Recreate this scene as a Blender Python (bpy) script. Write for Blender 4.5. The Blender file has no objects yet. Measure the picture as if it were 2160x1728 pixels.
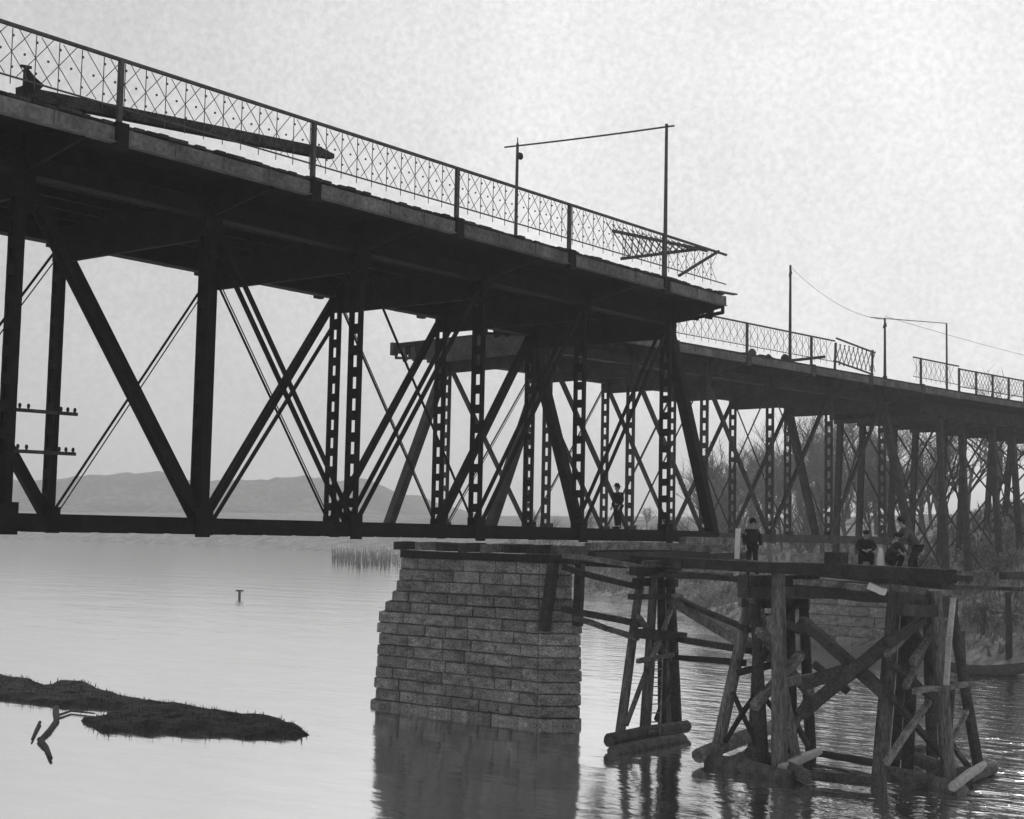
import bpy, math, random
import numpy as np
from mathutils import Vector, Matrix, noise as mnoise
R_ = math.radians
random.seed(7); rng = np.random.default_rng(7)
scene = bpy.context.scene
col = scene.collection

# ------------------------------------------------------------------ camera
# World axes: x runs along the near bridge, y away from the camera across the bridges, z up, water at z = 0.
HEAD, PITCH, ROLL, FPX, CAMZ = 0.6679360414506854, 0.08448765709072281, 0.0207320777546668, 3070.0547544980122, 6.5
cam_data = bpy.data.cameras.new('camera'); cam = bpy.data.objects.new('camera', cam_data); col.objects.link(cam)
cam_data.sensor_width = 36.0; cam_data.lens = 36.0 * FPX / 2160.0
cam_data.clip_start = 0.1; cam_data.clip_end = 6000
fwd = Vector((math.cos(HEAD), math.sin(HEAD), 0)); right = Vector((math.sin(HEAD), -math.cos(HEAD), 0))
look = fwd * math.cos(PITCH) + Vector((0, 0, 1)) * math.sin(PITCH)
up0 = Vector((0, 0, 1)) * math.cos(PITCH) - fwd * math.sin(PITCH)
cr, sr = math.cos(ROLL), math.sin(ROLL)
cx = right * cr + up0 * sr
cy = up0 * cr - right * sr
M = Matrix((cx, cy, -look)).transposed().to_4x4(); M.translation = Vector((0, 0, CAMZ))
cam.matrix_world = M
scene.camera = cam

# ------------------------------------------------------------------ sky, sun, exposure
SUN_EL, SUN_AZ = R_(27), HEAD - R_(26)          # azimuth measured from +x towards +y
world = bpy.data.worlds.new('World'); scene.world = world; world.use_nodes = True
nt = world.node_tree; nt.nodes.clear()
def N(tree, kind, **kw):
    n = tree.nodes.new(kind)
    for k, v in kw.items(): setattr(n, k, v)
    return n
def L(tree, a, b): tree.links.new(a, b)
out = N(nt, 'ShaderNodeOutputWorld'); bg = N(nt, 'ShaderNodeBackground')
sky = N(nt, 'ShaderNodeTexSky', sky_type='NISHITA')
sky.sun_disc = False; sky.sun_elevation = SUN_EL; sky.sun_rotation = math.pi / 2 - SUN_AZ
sky.air_density = 1.0; sky.dust_density = 6.0; sky.ozone_density = 1.0
bw = N(nt, 'ShaderNodeRGBToBW'); L(nt, sky.outputs[0], bw.inputs[0])
tc = N(nt, 'ShaderNodeTexCoord')
n1 = N(nt, 'ShaderNodeTexNoise'); n1.inputs['Scale'].default_value = 240; n1.inputs['Detail'].default_value = 2.5; n1.inputs['Roughness'].default_value = .6
n2 = N(nt, 'ShaderNodeTexNoise'); n2.inputs['Scale'].default_value = 7; n2.inputs['Detail'].default_value = 4
L(nt, tc.outputs['Generated'], n1.inputs['Vector']); L(nt, tc.outputs['Generated'], n2.inputs['Vector'])
def mapr(tree, src, a, b, c, d):
    m = N(tree, 'ShaderNodeMapRange'); L(tree, src, m.inputs[0])
    for i, v in zip((1, 2, 3, 4), (a, b, c, d)): m.inputs[i].default_value = v
    return m.outputs[0]
def math_(tree, op, a, b):
    m = N(tree, 'ShaderNodeMath', operation=op)
    for i, v in enumerate((a, b)):
        if isinstance(v, (int, float)): m.inputs[i].default_value = v
        else: L(tree, v, m.inputs[i])
    return m.outputs[0]
f1 = mapr(nt, n1.outputs[0], .3, .7, .89, 1.09)
f2 = mapr(nt, n2.outputs[0], .3, .7, .92, 1.07)
SKY_K, SKY_ADD = 0.30, 4.1
base = math_(nt, 'ADD', math_(nt, 'MULTIPLY', bw.outputs[0], SKY_K), SKY_ADD)
base = math_(nt, 'MINIMUM', base, 8.6)
tot = math_(nt, 'MULTIPLY', math_(nt, 'MULTIPLY', base, f1), f2)
L(nt, tot, bg.inputs['Color']); bg.inputs['Strength'].default_value = 0.10
L(nt, bg.outputs[0], out.inputs['Surface'])

sun_d = bpy.data.lights.new('sun', 'SUN'); sun = bpy.data.objects.new('sun', sun_d); col.objects.link(sun)
sun_d.energy = 0.6; sun_d.angle = R_(14); sun_d.color = (1.0, 0.99, 0.97)
sd = Vector((math.cos(SUN_AZ) * math.cos(SUN_EL), math.sin(SUN_AZ) * math.cos(SUN_EL), math.sin(SUN_EL)))
sun.rotation_euler = sd.to_track_quat('Z', 'Y').to_euler(); sun.location = sd * 300
vs = scene.view_settings
vs.view_transform = 'Standard'; vs.look = 'None'; vs.exposure = 0.12; vs.gamma = 1.0; vs.use_curve_mapping = False
scene.cycles.use_denoising = True
scene.cycles.max_bounces = 6; scene.cycles.volume_bounces = 2

# ------------------------------------------------------------------ helpers
def pix_ray(x, y):
    dx, dy = x - 1080.0, y - 864.0
    u = dx * cr + dy * sr; v = -dx * sr + dy * cr
    return right * (u / FPX) + look - up0 * (v / FPX)
EYE = Vector((0, 0, CAMZ))
def at_z(x, y, z): r = pix_ray(x, y); return EYE + r * ((z - CAMZ) / r.z)
def at_p(x, y, p): r = pix_ray(x, y); return EYE + r * (p / r.y)
def at_s(x, y, s): r = pix_ray(x, y); return EYE + r * (s / r.x)
def at_d(x, y, d): r = pix_ray(x, y); h = r.x * fwd.x + r.y * fwd.y; return EYE + r * (d / h)

MATS = {}
def mat(name, lo, hi, scale=3.0, rough=0.8, bump=0.0, rnd=0.0, fine=0.0, tint=(1, 1, 1), stretch=None):
    m = bpy.data.materials.new(name); m.use_nodes = True; t = m.node_tree; t.nodes.clear()
    o = N(t, 'ShaderNodeOutputMaterial'); b = N(t, 'ShaderNodeBsdfPrincipled')
    L(t, b.outputs[0], o.inputs[0]); b.inputs['Roughness'].default_value = rough
    b.inputs['Specular IOR Level'].default_value = 0.12
    g = N(t, 'ShaderNodeNewGeometry'); vec = g.outputs['Position']
    if stretch:
        mp = N(t, 'ShaderNodeMapping'); mp.inputs['Scale'].default_value = stretch; L(t, vec, mp.inputs[0]); vec = mp.outputs[0]
    n = N(t, 'ShaderNodeTexNoise'); n.inputs['Scale'].default_value = scale; n.inputs['Detail'].default_value = 5; n.inputs['Roughness'].default_value = .62
    L(t, vec, n.inputs['Vector'])
    v = mapr(t, n.outputs[0], .3, .7, lo, hi)
    if fine:
        nf = N(t, 'ShaderNodeTexNoise'); nf.inputs['Scale'].default_value = scale * 7; nf.inputs['Detail'].default_value = 2
        L(t, vec, nf.inputs['Vector'])
        v = math_(t, 'MULTIPLY', v, mapr(t, nf.outputs[0], .3, .7, 1 - fine, 1 + fine))
    if rnd:
        oi = N(t, 'ShaderNodeObjectInfo')
        v = math_(t, 'MULTIPLY', v, mapr(t, oi.outputs['Random'], 0, 1, 1 - rnd, 1 + rnd))
    L(t, v, b.inputs['Base Color'])
    if bump:
        bp = N(t, 'ShaderNodeBump'); bp.inputs['Strength'].default_value = bump; bp.inputs['Distance'].default_value = 0.05
        L(t, n.outputs[0], bp.inputs['Height']); L(t, bp.outputs[0], b.inputs['Normal'])
    MATS[name] = m
    return m
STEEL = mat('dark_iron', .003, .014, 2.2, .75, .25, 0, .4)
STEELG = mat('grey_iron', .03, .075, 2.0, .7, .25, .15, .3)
FASCIA = mat('fascia_iron', .07, .19, 1.3, .75, .3, .12, .3)
PLANK = mat('deck_wood', .015, .06, 2.5, .85, .4, .4, .3)
RAIL = mat('rail_iron', .05, .11, 4, .7, 0, 0, .2)
STONE = mat('pier_stone', .12, .36, 2.0, .9, .9, .26, .6, stretch=(1, 1, 2.2))
MORTAR = mat('mortar', .07, .14, 3, .95, .5)
TIMBER = mat('weathered_timber', .05, .21, 2.4, .85, .6, .45, .5)
TIMBERV = mat('upright_timber', .05, .20, 5.0, .85, .6, .45, .5, stretch=(1, 1, .12))
TIMBERD = mat('tarred_timber', .025, .07, 2.4, .85, .6, .35, .4)
TIMBERP = mat('pale_timber', .25, .45, 2.4, .8, .4, .1, .2)
LOG = mat('bark_log', .05, .14, 4.0, .9, .8, .3, .4)
EARTH = mat('bank_earth', .12, .40, .22, .95, .9, 0, .55)
MUD = mat('wet_mud', .012, .05, 1.4, .8, .8, 0, .5)
HILL = mat('hill_cover', .05, .20, .03, .95, 0, 0, .5)
GRASS = mat('dry_grass', .12, .34, .6, .9, 0, 0, .4)
BLADE = mat('dark_blades', .03, .07, 1, .9)  # for the spit's weeds and the blades imitating tree reflections
BARK = mat('tree_bark', .08, .17, 2, .9, 0, .3)
TWIG = mat('tree_twigs', .12, .22, 1, .9, 0, .3)  # bark and twig greys lightened to paint haze onto the far trees
CLOTH = mat('dark_cloth', .012, .035, 9, .9, .4, .3)
CLOTHG = mat('grey_cloth', .05, .1, 9, .9, .4, .3)
SKIN = mat('skin', .28, .36, 9, .6)
HATM = mat('felt_hat', .012, .022, 9, .9)
WHITE = mat('white_paint', .7, .8, 4, .6)
CERAM = mat('dark_ceramic', .02, .03, 4, .4)

class MB:
    def __init__(s): s.v = []; s.f = []
    def add(s, vs, fs):
        o = len(s.v); s.v += [tuple(v) for v in vs]; s.f += [tuple(i + o for i in f) for f in fs]; return s
    def hexa(s, q):   # 8 corners: bottom loop then top loop
        return s.add(q, [(3, 2, 1, 0), (4, 5, 6, 7), (0, 1, 5, 4), (1, 2, 6, 5), (2, 3, 7, 6), (3, 0, 4, 7)])
    def box(s, x0, x1, y0, y1, z0, z1):
        return s.hexa([(x0, y0, z0), (x1, y0, z0), (x1, y1, z0), (x0, y1, z0), (x0, y0, z1), (x1, y0, z1), (x1, y1, z1), (x0, y1, z1)])
    def bar(s, a, b, w, h, up=(0, 0, 1), w2=None, h2=None):
        a = Vector(a); b = Vector(b); d = (b - a).normalized(); u = Vector(up)
        if abs(d.dot(u)) > .98: u = Vector((1, 0, 0))
        sd_ = d.cross(u).normalized(); u = sd_.cross(d)
        w2 = w2 or w; h2 = h2 or h
        q = []
        for c, ww, hh in ((a, w, h), (b, w2, h2)):
            q += [c - sd_ * ww / 2 - u * hh / 2, c + sd_ * ww / 2 - u * hh / 2, c + sd_ * ww / 2 + u * hh / 2, c - sd_ * ww / 2 + u * hh / 2]
        return s.hexa(q)
    def tube(s, pts, rad, n=8, jit=0.0):
        pts = [Vector(p) for p in pts]; o = len(s.v)
        for i, p in enumerate(pts):
            d = (pts[min(i + 1, len(pts) - 1)] - pts[max(i - 1, 0)]).normalized()
            u = Vector((0, 0, 1)) if abs(d.z) < .9 else Vector((1, 0, 0))
            e1 = d.cross(u).normalized(); e2 = e1.cross(d)
            for k in range(n):
                an = 2 * math.pi * k / n; r = rad[i] * (1 + random.uniform(-jit, jit))
                s.v.append(tuple(p + e1 * math.cos(an) * r + e2 * math.sin(an) * r))
        for i in range(len(pts) - 1):
            for k in range(n):
                s.f.append((o + i * n + k, o + i * n + (k + 1) % n, o + (i + 1) * n + (k + 1) % n, o + (i + 1) * n + k))
        s.f.append(tuple(o + k for k in range(n))[::-1]); e = o + (len(pts) - 1) * n
        s.f.append(tuple(e + k for k in range(n)))
        return s
    def ball(s, c, r, n=8, m=6, sc=(1, 1, 1)):
        o = len(s.v); c = Vector(c)
        for i in range(m + 1):
            th = math.pi * i / m
            for k in range(n):
                ph = 2 * math.pi * k / n
                s.v.append((c.x + r * sc[0] * math.sin(th) * math.cos(ph), c.y + r * sc[1] * math.sin(th) * math.sin(ph), c.z + r * sc[2] * math.cos(th)))
        for i in range(m):
            for k in range(n): s.f.append((o + i * n + k, o + (i + 1) * n + k, o + (i + 1) * n + (k + 1) % n, o + i * n + (k + 1) % n))
        return s
    def mesh(s, name, m, off=(0, 0, 0), smooth=False):
        me = bpy.data.meshes.new(name)
        o = Vector(off)
        me.from_pydata([(v[0] - o.x, v[1] - o.y, v[2] - o.z) for v in s.v], [], s.f); me.update()
        if m: me.materials.append(m)
        if smooth:
            for p in me.polygons: p.use_smooth = True
        return me
def tag(o, label=None, cat=None, group=None, kind=None):
    if label: o['label'] = label
    if cat: o['category'] = cat
    if group: o['group'] = group
    if kind: o['kind'] = kind
    return o
def empty(name, loc, rz=0, **kw):
    o = bpy.data.objects.new(name, None); col.objects.link(o); o.location = loc; o.rotation_euler = (0, 0, rz); o.empty_display_size = .3
    return tag(o, **kw)
def put(name, me, parent=None, loc=(0, 0, 0), rot=None):
    o = bpy.data.objects.new(name, me); col.objects.link(o); o.location = loc
    if rot is not None: o.rotation_euler = rot
    if parent: o.parent = parent
    return o
def obj(name, mb, m, parent=None, off=None, smooth=False):
    # parent: mb is in the parent's own frame shifted by `off`; top level: object origin at off
    if parent: return put(name, mb.mesh(name, m, off or (0, 0, 0), smooth), parent)
    c = off if off is not None else mb.v[0]
    return put(name, mb.mesh(name, m, c, smooth), None, c)
def thing(name, mb, m, label, cat, group=None, smooth=False):
    zs = min(v[2] for v in mb.v); n = len(mb.v)
    c = (sum(v[0] for v in mb.v) / n, sum(v[1] for v in mb.v) / n, zs)
    return tag(obj(name, mb, m, None, c, smooth), label, cat, group)
def timber(mb, a, b, w, h=None, up=(0, 0, 1), segs=1):
    return mb.bar(a, b, w, h or w, up)

# ------------------------------------------------------------------ water
def water_mat():
    m = bpy.data.materials.new('river_water'); m.use_nodes = True; t = m.node_tree; t.nodes.clear()
    o = N(t, 'ShaderNodeOutputMaterial')
    gl = N(t, 'ShaderNodeBsdfGlossy'); gl.inputs['Color'].default_value = (.92, .92, .92, 1); gl.inputs['Roughness'].default_value = .085
    df = N(t, 'ShaderNodeBsdfDiffuse'); df.inputs['Color'].default_value = (.05, .05, .05, 1)
    mx = N(t, 'ShaderNodeMixShader'); mx.inputs[0].default_value = .985
    L(t, df.outputs[0], mx.inputs[1]); L(t, gl.outputs[0], mx.inputs[2]); L(t, mx.outputs[0], o.inputs[0])
    g = N(t, 'ShaderNodeNewGeometry')
    mp = N(t, 'ShaderNodeMapping'); mp.inputs['Rotation'].default_value = (0, 0, -HEAD); mp.inputs['Scale'].default_value = (1, .45, 1)
    L(t, g.outputs['Position'], mp.inputs[0])
    na = N(t, 'ShaderNodeTexNoise'); na.inputs['Scale'].default_value = 1.3; na.inputs['Detail'].default_value = 4
    nb = N(t, 'ShaderNodeTexNoise'); nb.inputs['Scale'].default_value = .22; nb.inputs['Detail'].default_value = 3
    L(t, mp.outputs[0], na.inputs['Vector']); L(t, mp.outputs[0], nb.inputs['Vector'])
    b1 = N(t, 'ShaderNodeBump'); b1.inputs['Strength'].default_value = .5; b1.inputs['Distance'].default_value = .035
    b2 = N(t, 'ShaderNodeBump'); b2.inputs['Strength'].default_value = .35; b2.inputs['Distance'].default_value = .12
    L(t, na.outputs[0], b1.inputs['Height']); L(t, nb.outputs[0], b2.inputs['Height']); L(t, b2.outputs[0], b1.inputs['Normal'])
    dp = N(t, 'ShaderNodeVectorMath', operation='DOT_PRODUCT'); dp.inputs[1].default_value = tuple(right); L(t, g.outputs['Position'], dp.inputs[0])
    nd = N(t, 'ShaderNodeTexNoise'); nd.inputs['Scale'].default_value = .16; nd.inputs['Detail'].default_value = 2; L(t, mp.outputs[0], nd.inputs['Vector'])
    riff = math_(t, 'MULTIPLY', mapr(t, dp.outputs['Value'], 2.5, 13, 0, 1), mapr(t, nd.outputs[0], .35, .6, .25, 1))
    L(t, mapr(t, riff, 0, 1, .035, .30), b1.inputs['Distance'])      # livelier water over the shallows by the right bank
    L(t, b1.outputs[0], gl.inputs['Normal'])
    nc_ = N(t, 'ShaderNodeTexNoise'); nc_.inputs['Scale'].default_value = .9; nc_.inputs['Detail'].default_value = 6; nc_.inputs['Roughness'].default_value = .7; L(t, mp.outputs[0], nc_.inputs['Vector'])
    L(t, mapr(t, nc_.outputs[0], .3, .7, .95, 1.0), gl.inputs['Color'])
    return m
wm = MB()
W0 = 1400
wm.add([(-W0, -W0, 0), (W0, -W0, 0), (W0, W0, 0), (-W0, W0, 0)], [(0, 1, 2, 3)])
water = tag(put('water', wm.mesh('water', water_mat())), kind='structure')

# ------------------------------------------------------------------ far bank, hills
SHORE = [(20, -80), (50, -10)] + [tuple(at_z(x, y, 0)[:2]) for x, y in ((2140, 1420), (1850, 1375), (1560, 1322), (1350, 1278), (1190, 1248), (1000, 1222), (850, 1203))]
SHORE += [tuple(at_z(760, 1165, 0)[:2]), (330, 420), (340, 640), (120, 900), (-200, 1150)]
SH = np.array(SHORE, float)
def shore_dist(x, y):
    # signed distance, positive on the land side (to the right when walking along SHORE)
    P = np.stack([x, y], -1); best = np.full(x.shape, 1e9); sg = np.zeros(x.shape)
    for a, b in zip(SH[:-1], SH[1:]):
        ab = b - a; t = np.clip(((P - a) @ ab) / (ab @ ab), 0, 1)
        d = P - (a + t[..., None] * ab); dd = np.hypot(d[..., 0], d[..., 1])
        c = ab[0] * (P[..., 1] - a[1]) - ab[1] * (P[..., 0] - a[0])
        m = dd < best; best = np.where(m, dd, best); sg = np.where(m, np.where(c < 0, 1, -1), sg)
    return best * sg
def fbm(x, y, sc, oct=4):
    return mnoise.fractal(Vector((x * sc, y * sc, 3.7)), 1.0, 2.0, oct)
def bank_z(d, x, y):
    n = fbm(x, y, .06) ; n2 = fbm(x, y, .35, 3)
    sl = .2 + .25 * max(0, min(1, (62 - y) / 28.0))
    dd = max(0, d + 1.2 * n * min(1, max(0, d) / 6))
    d1_ = 9.2 / sl
    prof = sl * min(dd, d1_) + .035 * max(0, min(dd, 200) - d1_)
    w = min(1, max(0, d) / 2.5)
    return -.5 + .5 * w + (prof + .55 * n * w + .22 * n2 * w if d > 0 else .3 * max(-1, d / 3))
def shore_d1(x, y): return float(shore_dist(np.array([x], float), np.array([y], float))[0])
def build_bank():
    # strips that follow the shore so that the water's edge stays fine
    pts = []
    for a, b in zip(SH[:-1], SH[1:]):
        n = max(2, int(np.hypot(*(b - a)) / (1.8 if a[0] < 260 and a[1] < 260 else 8)))
        for i in range(n): pts.append(a + (b - a) * i / n)
    pts = np.array(pts)
    tan = np.gradient(pts, axis=0)
    for _ in range(30): tan[1:-1] = (tan[:-2] + tan[1:-1] * 2 + tan[2:]) / 4
    nrm = np.stack([tan[:, 1], -tan[:, 0]], -1); nrm /= np.linalg.norm(nrm, axis=1)[:, None]
    # sideways fan: rows straight along a fixed inland direction avoid folds
    inl = np.array([.86, -.12]); nrm = nrm * .35 + inl; nrm /= np.linalg.norm(nrm, axis=1)[:, None]
    ds = [-4, -1.5, -.5, 0, .5, 1, 1.6, 2.3, 3.2, 4.2, 5.4, 6.6, 8, 9.5, 11, 12.5, 14, 16, 18, 20, 22.5, 25, 28, 32, 37, 44, 55, 70, 95, 140, 220, 380, 700]
    vs = []; fs = []
    n, k = len(pts), len(ds)
    for i in range(n):
        for d in ds:
            q = pts[i] + nrm[i] * d
            vs.append((q[0], q[1], 0))
    xy = np.array(vs)[:, :2]; D = shore_dist(xy[:, 0], xy[:, 1])
    vs = [(x, y, bank_z(D[j], x, y)) for j, (x, y) in enumerate(xy)]
    for i in range(n - 1):
        for j in range(k - 1):
            fs.append((i * k + j, i * k + j + 1, (i + 1) * k + j + 1, (i + 1) * k + j))
    me = bpy.data.meshes.new('river_bank'); me.from_pydata(vs, [], fs); me.update(); me.materials.append(EARTH)
    for p in me.polygons: p.use_smooth = True
    return tag(put('river_bank', me), kind='structure')
bank = build_bank()
from mathutils.bvhtree import BVHTree
bvh = BVHTree.FromPolygons([v.co.copy() for v in bank.data.vertices], [tuple(p.vertices) for p in bank.data.polygons])
def ground(x, y):
    h = bvh.ray_cast(Vector((x, y, 100)), Vector((0, 0, -1)))
    return h[0].z if h[0] else 0.0

def ridge(name, dist, span, hfun, dep):
    # rolling hill range with real depth: front toe, crest, back toe
    vs = []; fs = []; nA = 360; rows = 14
    for i in range(nA + 1):
        an = HEAD + R_(span[0] + (span[1] - span[0]) * i / nA)
        for j in range(rows + 1):
            t = j / rows; r = dist + dep * t
            x, y = math.cos(an) * r, math.sin(an) * r
            h = hfun(i / nA) * math.sin(math.pi * min(1, t * 1.25 if t < .4 else .5 + (t - .4) / 1.2)) if t < 1 else 0
            vs.append((x, y, max(-.3, h * (1 + .25 * fbm(x, y, .012) + .07 * fbm(x, y, .06)) - .3)))
    for i in range(nA):
        for j in range(rows): fs.append((i * (rows + 1) + j, (i + 1) * (rows + 1) + j, (i + 1) * (rows + 1) + j + 1, i * (rows + 1) + j + 1))
    me = bpy.data.meshes.new(name); me.from_pydata(vs, [], fs); me.update(); me.materials.append(HILL)
    for p in me.polygons: p.use_smooth = True
    return tag(put(name, me), kind='structure')
ridge('hills', 800, (-40, 50), lambda u: (19 + 4 * math.sin(u * 9) + 3 * math.sin(u * 23 + 1)) * min(1, max(.3, .3 + (u - .42) * 7)), 180)
ridge('distant_hills', 1010, (-45, 55), lambda u: (47 + 4 * math.sin(u * 6 + 2) + 2.5 * math.sin(u * 17)) * min(1, max(.25, .25 + (u - .42) * 7)), 260)

# grass and scrub on the bank: nobody could count it
def bank_grass():
    mb = MB(); n = 0
    while n < 5200:
        a = rng.integers(2, len(SH) - 6); t = rng.random(); q = SH[a] + (SH[a + 1] - SH[a]) * t
        d = rng.random() ** 1.3 * 42
        x, y = q[0] + d * .9 + rng.normal() * 2, q[1] - d * .1 + rng.normal() * 2
        z = ground(x, y)
        if z < .25: continue
        n += 1
        s = .25 + .6 * rng.random()
        for _ in range(4):
            an = rng.random() * 6.283; l = s * (.6 + .7 * rng.random()); w = .10 * s + .03
            ex, ey = math.cos(an), math.sin(an)
            bx, by = x + rng.normal() * .25, y + rng.normal() * .25
            mb.add([(bx - ey * w, by + ex * w, z - .08), (bx + ey * w, by - ex * w, z - .08), (bx + ex * l * .5, by + ey * l * .5, z + l)], [(0, 1, 2)])
    return tag(put('grass', mb.mesh('grass', GRASS)), kind='stuff')
bank_grass()

# ------------------------------------------------------------------ stone piers
def pier(root, x0, x1, y0, y1, nose0, nose1, tiers, course, block, batter, seed):
    # plan: long faces at x0 / x1, pointed noses reaching nose0 (below y0) and nose1 (above y1)
    rd = random.Random(seed)
    xm = (x0 + x1) / 2
    core = MB(); nb = 0
    for (z0, z1, inset) in tiers:
        def plan(z, sh=0.0):
            b = inset - batter * (z - tiers[0][0]) - sh
            b = -b
            bx = b * .3; return [(x0 + bx, y0 + b * .25), (xm, nose0 + b * .45), (x1 - bx, y0 + b * .25), (x1 - bx, y1 - b), (xm, nose1 - b), (x0 + bx, y1 - b)]
        lo = [(x, y, z0) for x, y in plan(z0, .11)]; hi = [(x, y, z1 - .012) for x, y in plan(z1, .11)]
        core.add(lo + hi, [tuple(range(5, -1, -1)), tuple(range(6, 12))] + [(i, (i + 1) % 6, 6 + (i + 1) % 6, 6 + i) for i in range(6)])
        nc = max(1, round((z1 - z0) / course)); ch = (z1 - z0) / nc
        for c in range(nc):
            za, zb = z0 + c * ch + .012, z0 + (c + 1) * ch - .012
            pa, pb = plan(za), plan(zb)
            for e in range(6):
                # faces the camera cannot reach stay plain core
                if e in (2, 3): continue
                a0, a1 = Vector(pa[e]), Vector(pa[(e + 1) % 6]); b0, b1 = Vector(pb[e]), Vector(pb[(e + 1) % 6])
                ln = (a1 - a0).length; n = max(1, round(ln / block))
                cuts = [0.0]
                for i in range(1, n): cuts.append((i + (.5 if c % 2 and n > 1 else 0) * 0.6 + rd.uniform(-.3, .3)) / n)
                cuts.append(1.0)
                en = (a1 - a0).normalized(); nr = Vector((-en.y, en.x))
                cen = Vector((xm, (y0 + y1) / 2))
                if nr.dot((a0 + a1) / 2 - cen) < 0: nr = -nr
                for i in range(n):
                    t0, t1 = cuts[i] + .016 / ln, cuts[i + 1] - .016 / ln
                    pr_ = rd.uniform(-.02, .05); tp = rd.uniform(-.012, .012)
                    q = []
                    for (s0, s1, z) in ((a0, a1, za), (b0, b1, zb)):
                        f0 = s0.lerp(s1, t0); f1_ = s0.lerp(s1, t1)
                        i0 = f0 - nr * .18; i1 = f1_ - nr * .18
                        g0 = f0 + nr * (pr_ + tp); g1 = f1_ + nr * (pr_ - tp)
                        q += [(i0.x, i0.y, z), (i1.x, i1.y, z), (g1.x, g1.y, z), (g0.x, g0.y, z)]
                    # chamfered outer face so each stone catches light unevenly
                    mb = MB(); mb.hexa(q)
                    fc = [Vector(q[3]), Vector(q[2]), Vector(q[6]), Vector(q[7])]; cc = sum(fc, Vector()) / 4
                    n3 = Vector((nr.x, nr.y, 0)) * rd.uniform(.03, .10) + Vector((0, 0, rd.uniform(-.02, .02)))
                    ins = [cc + (v - cc) * .84 + n3 for v in fc]
                    o = len(mb.v); mb.v += [tuple(v) for v in ins]
                    mb.f.append((o, o + 1, o + 2, o + 3))
                    idx = [3, 2, 6, 7]
                    for k in range(4): mb.f.append((idx[k], idx[(k + 1) % 4], o + (k + 1) % 4, o + k))
                    ob = obj('block', mb, STONE, root); nb += 1
    obj('core', core, MORTAR, root)
    return nb
P1 = Vector((41, 33.5, 0))
near_pier = empty('stone_pier', P1, label='rough stone masonry pier standing in the river under the near iron bridge', cat='pier')
n_a = pier(near_pier, 40 - 41, 42 - 41, 30.2 - 33.5, 37.75 - 33.5, 29.15 - 33.5, 38.35 - 33.5,
     [(-.8, .24, .16), (.24, 3.5, 0.0), (3.5, 3.88, -.22), (3.88, 4.26, -.46), (4.26, 5.5, -.72)], .40, 1.0, .03, 3)
P2 = Vector((50.7, 43.1, 0))
mid_pier = empty('stone_pier', P2, R_(-5.7), label='stone pier mostly hidden behind the near masonry pier, under the end of the further bridge', cat='pier')
pier(mid_pier, -1, 1, -4.2, 2.2, -5, 2.7, [(-.8, 5.5, 0.0)], .7, 1.6, .04, 4)
P3 = Vector((86.2, 40.6, 0))
far_pier = empty('stone_pier', P3, R_(-5.7), label='grey stone pier at the edge of the far bank under the further bridge', cat='pier')
pier(far_pier, -1.1, 1.1, -3.6, 3.8, -4.6, 4.8, [(-.8, 5.6, 0.0)], .62, 1.5, .035, 5)

# ------------------------------------------------------------------ bridges
ZB0, ZB1, ZT0, ZT1, ZFA0, ZFA1, ZD, ZRAIL, ZLR = 6.30, 6.72, 14.65, 15.08, 15.23, 15.57, 15.66, 17.2, 16.07
def laced_post(root, x, y, z0, z1, m, solid, ws=.17, gap=.29, th=.075, per=.64):
    ch = MB()
    for s in (-1, 1):
        yc = y + s * (gap / 2 + th / 2)
        ch.box(x - ws / 2, x + ws / 2, yc - th / 2, yc + th / 2, z0, z1)
    if solid: ch.box(x - .02, x + .02, y - gap / 2, y + gap / 2, z0, z1)
    p = obj('post', ch, m, root)
    lc = MB(); n = int((z1 - z0) / per)
    for i in range(n + 1):
        z = z0 + .1 + i * per
        for s in (-1, 1):
            xs = x + s * (ws / 2 + .006)
            lc.box(xs - .006, xs + .006, y - gap / 2 - th * .8, y + gap / 2 + th * .8, z, min(z1 - .02, z + .27))
    # solid end plates top and bottom
    for s in (-1, 1):
        xs = x + s * (ws / 2 + .02)
        lc.box(xs - .007, xs + .007, y - gap / 2 - th, y + gap / 2 + th, z0 - .1, z0 + .55)
        lc.box(xs - .007, xs + .007, y - gap / 2 - th, y + gap / 2 + th, z1 - .55, z1 + .05)
    obj('lacing', lc, m, p)['kind'] = 'stuff'
    return p
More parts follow.
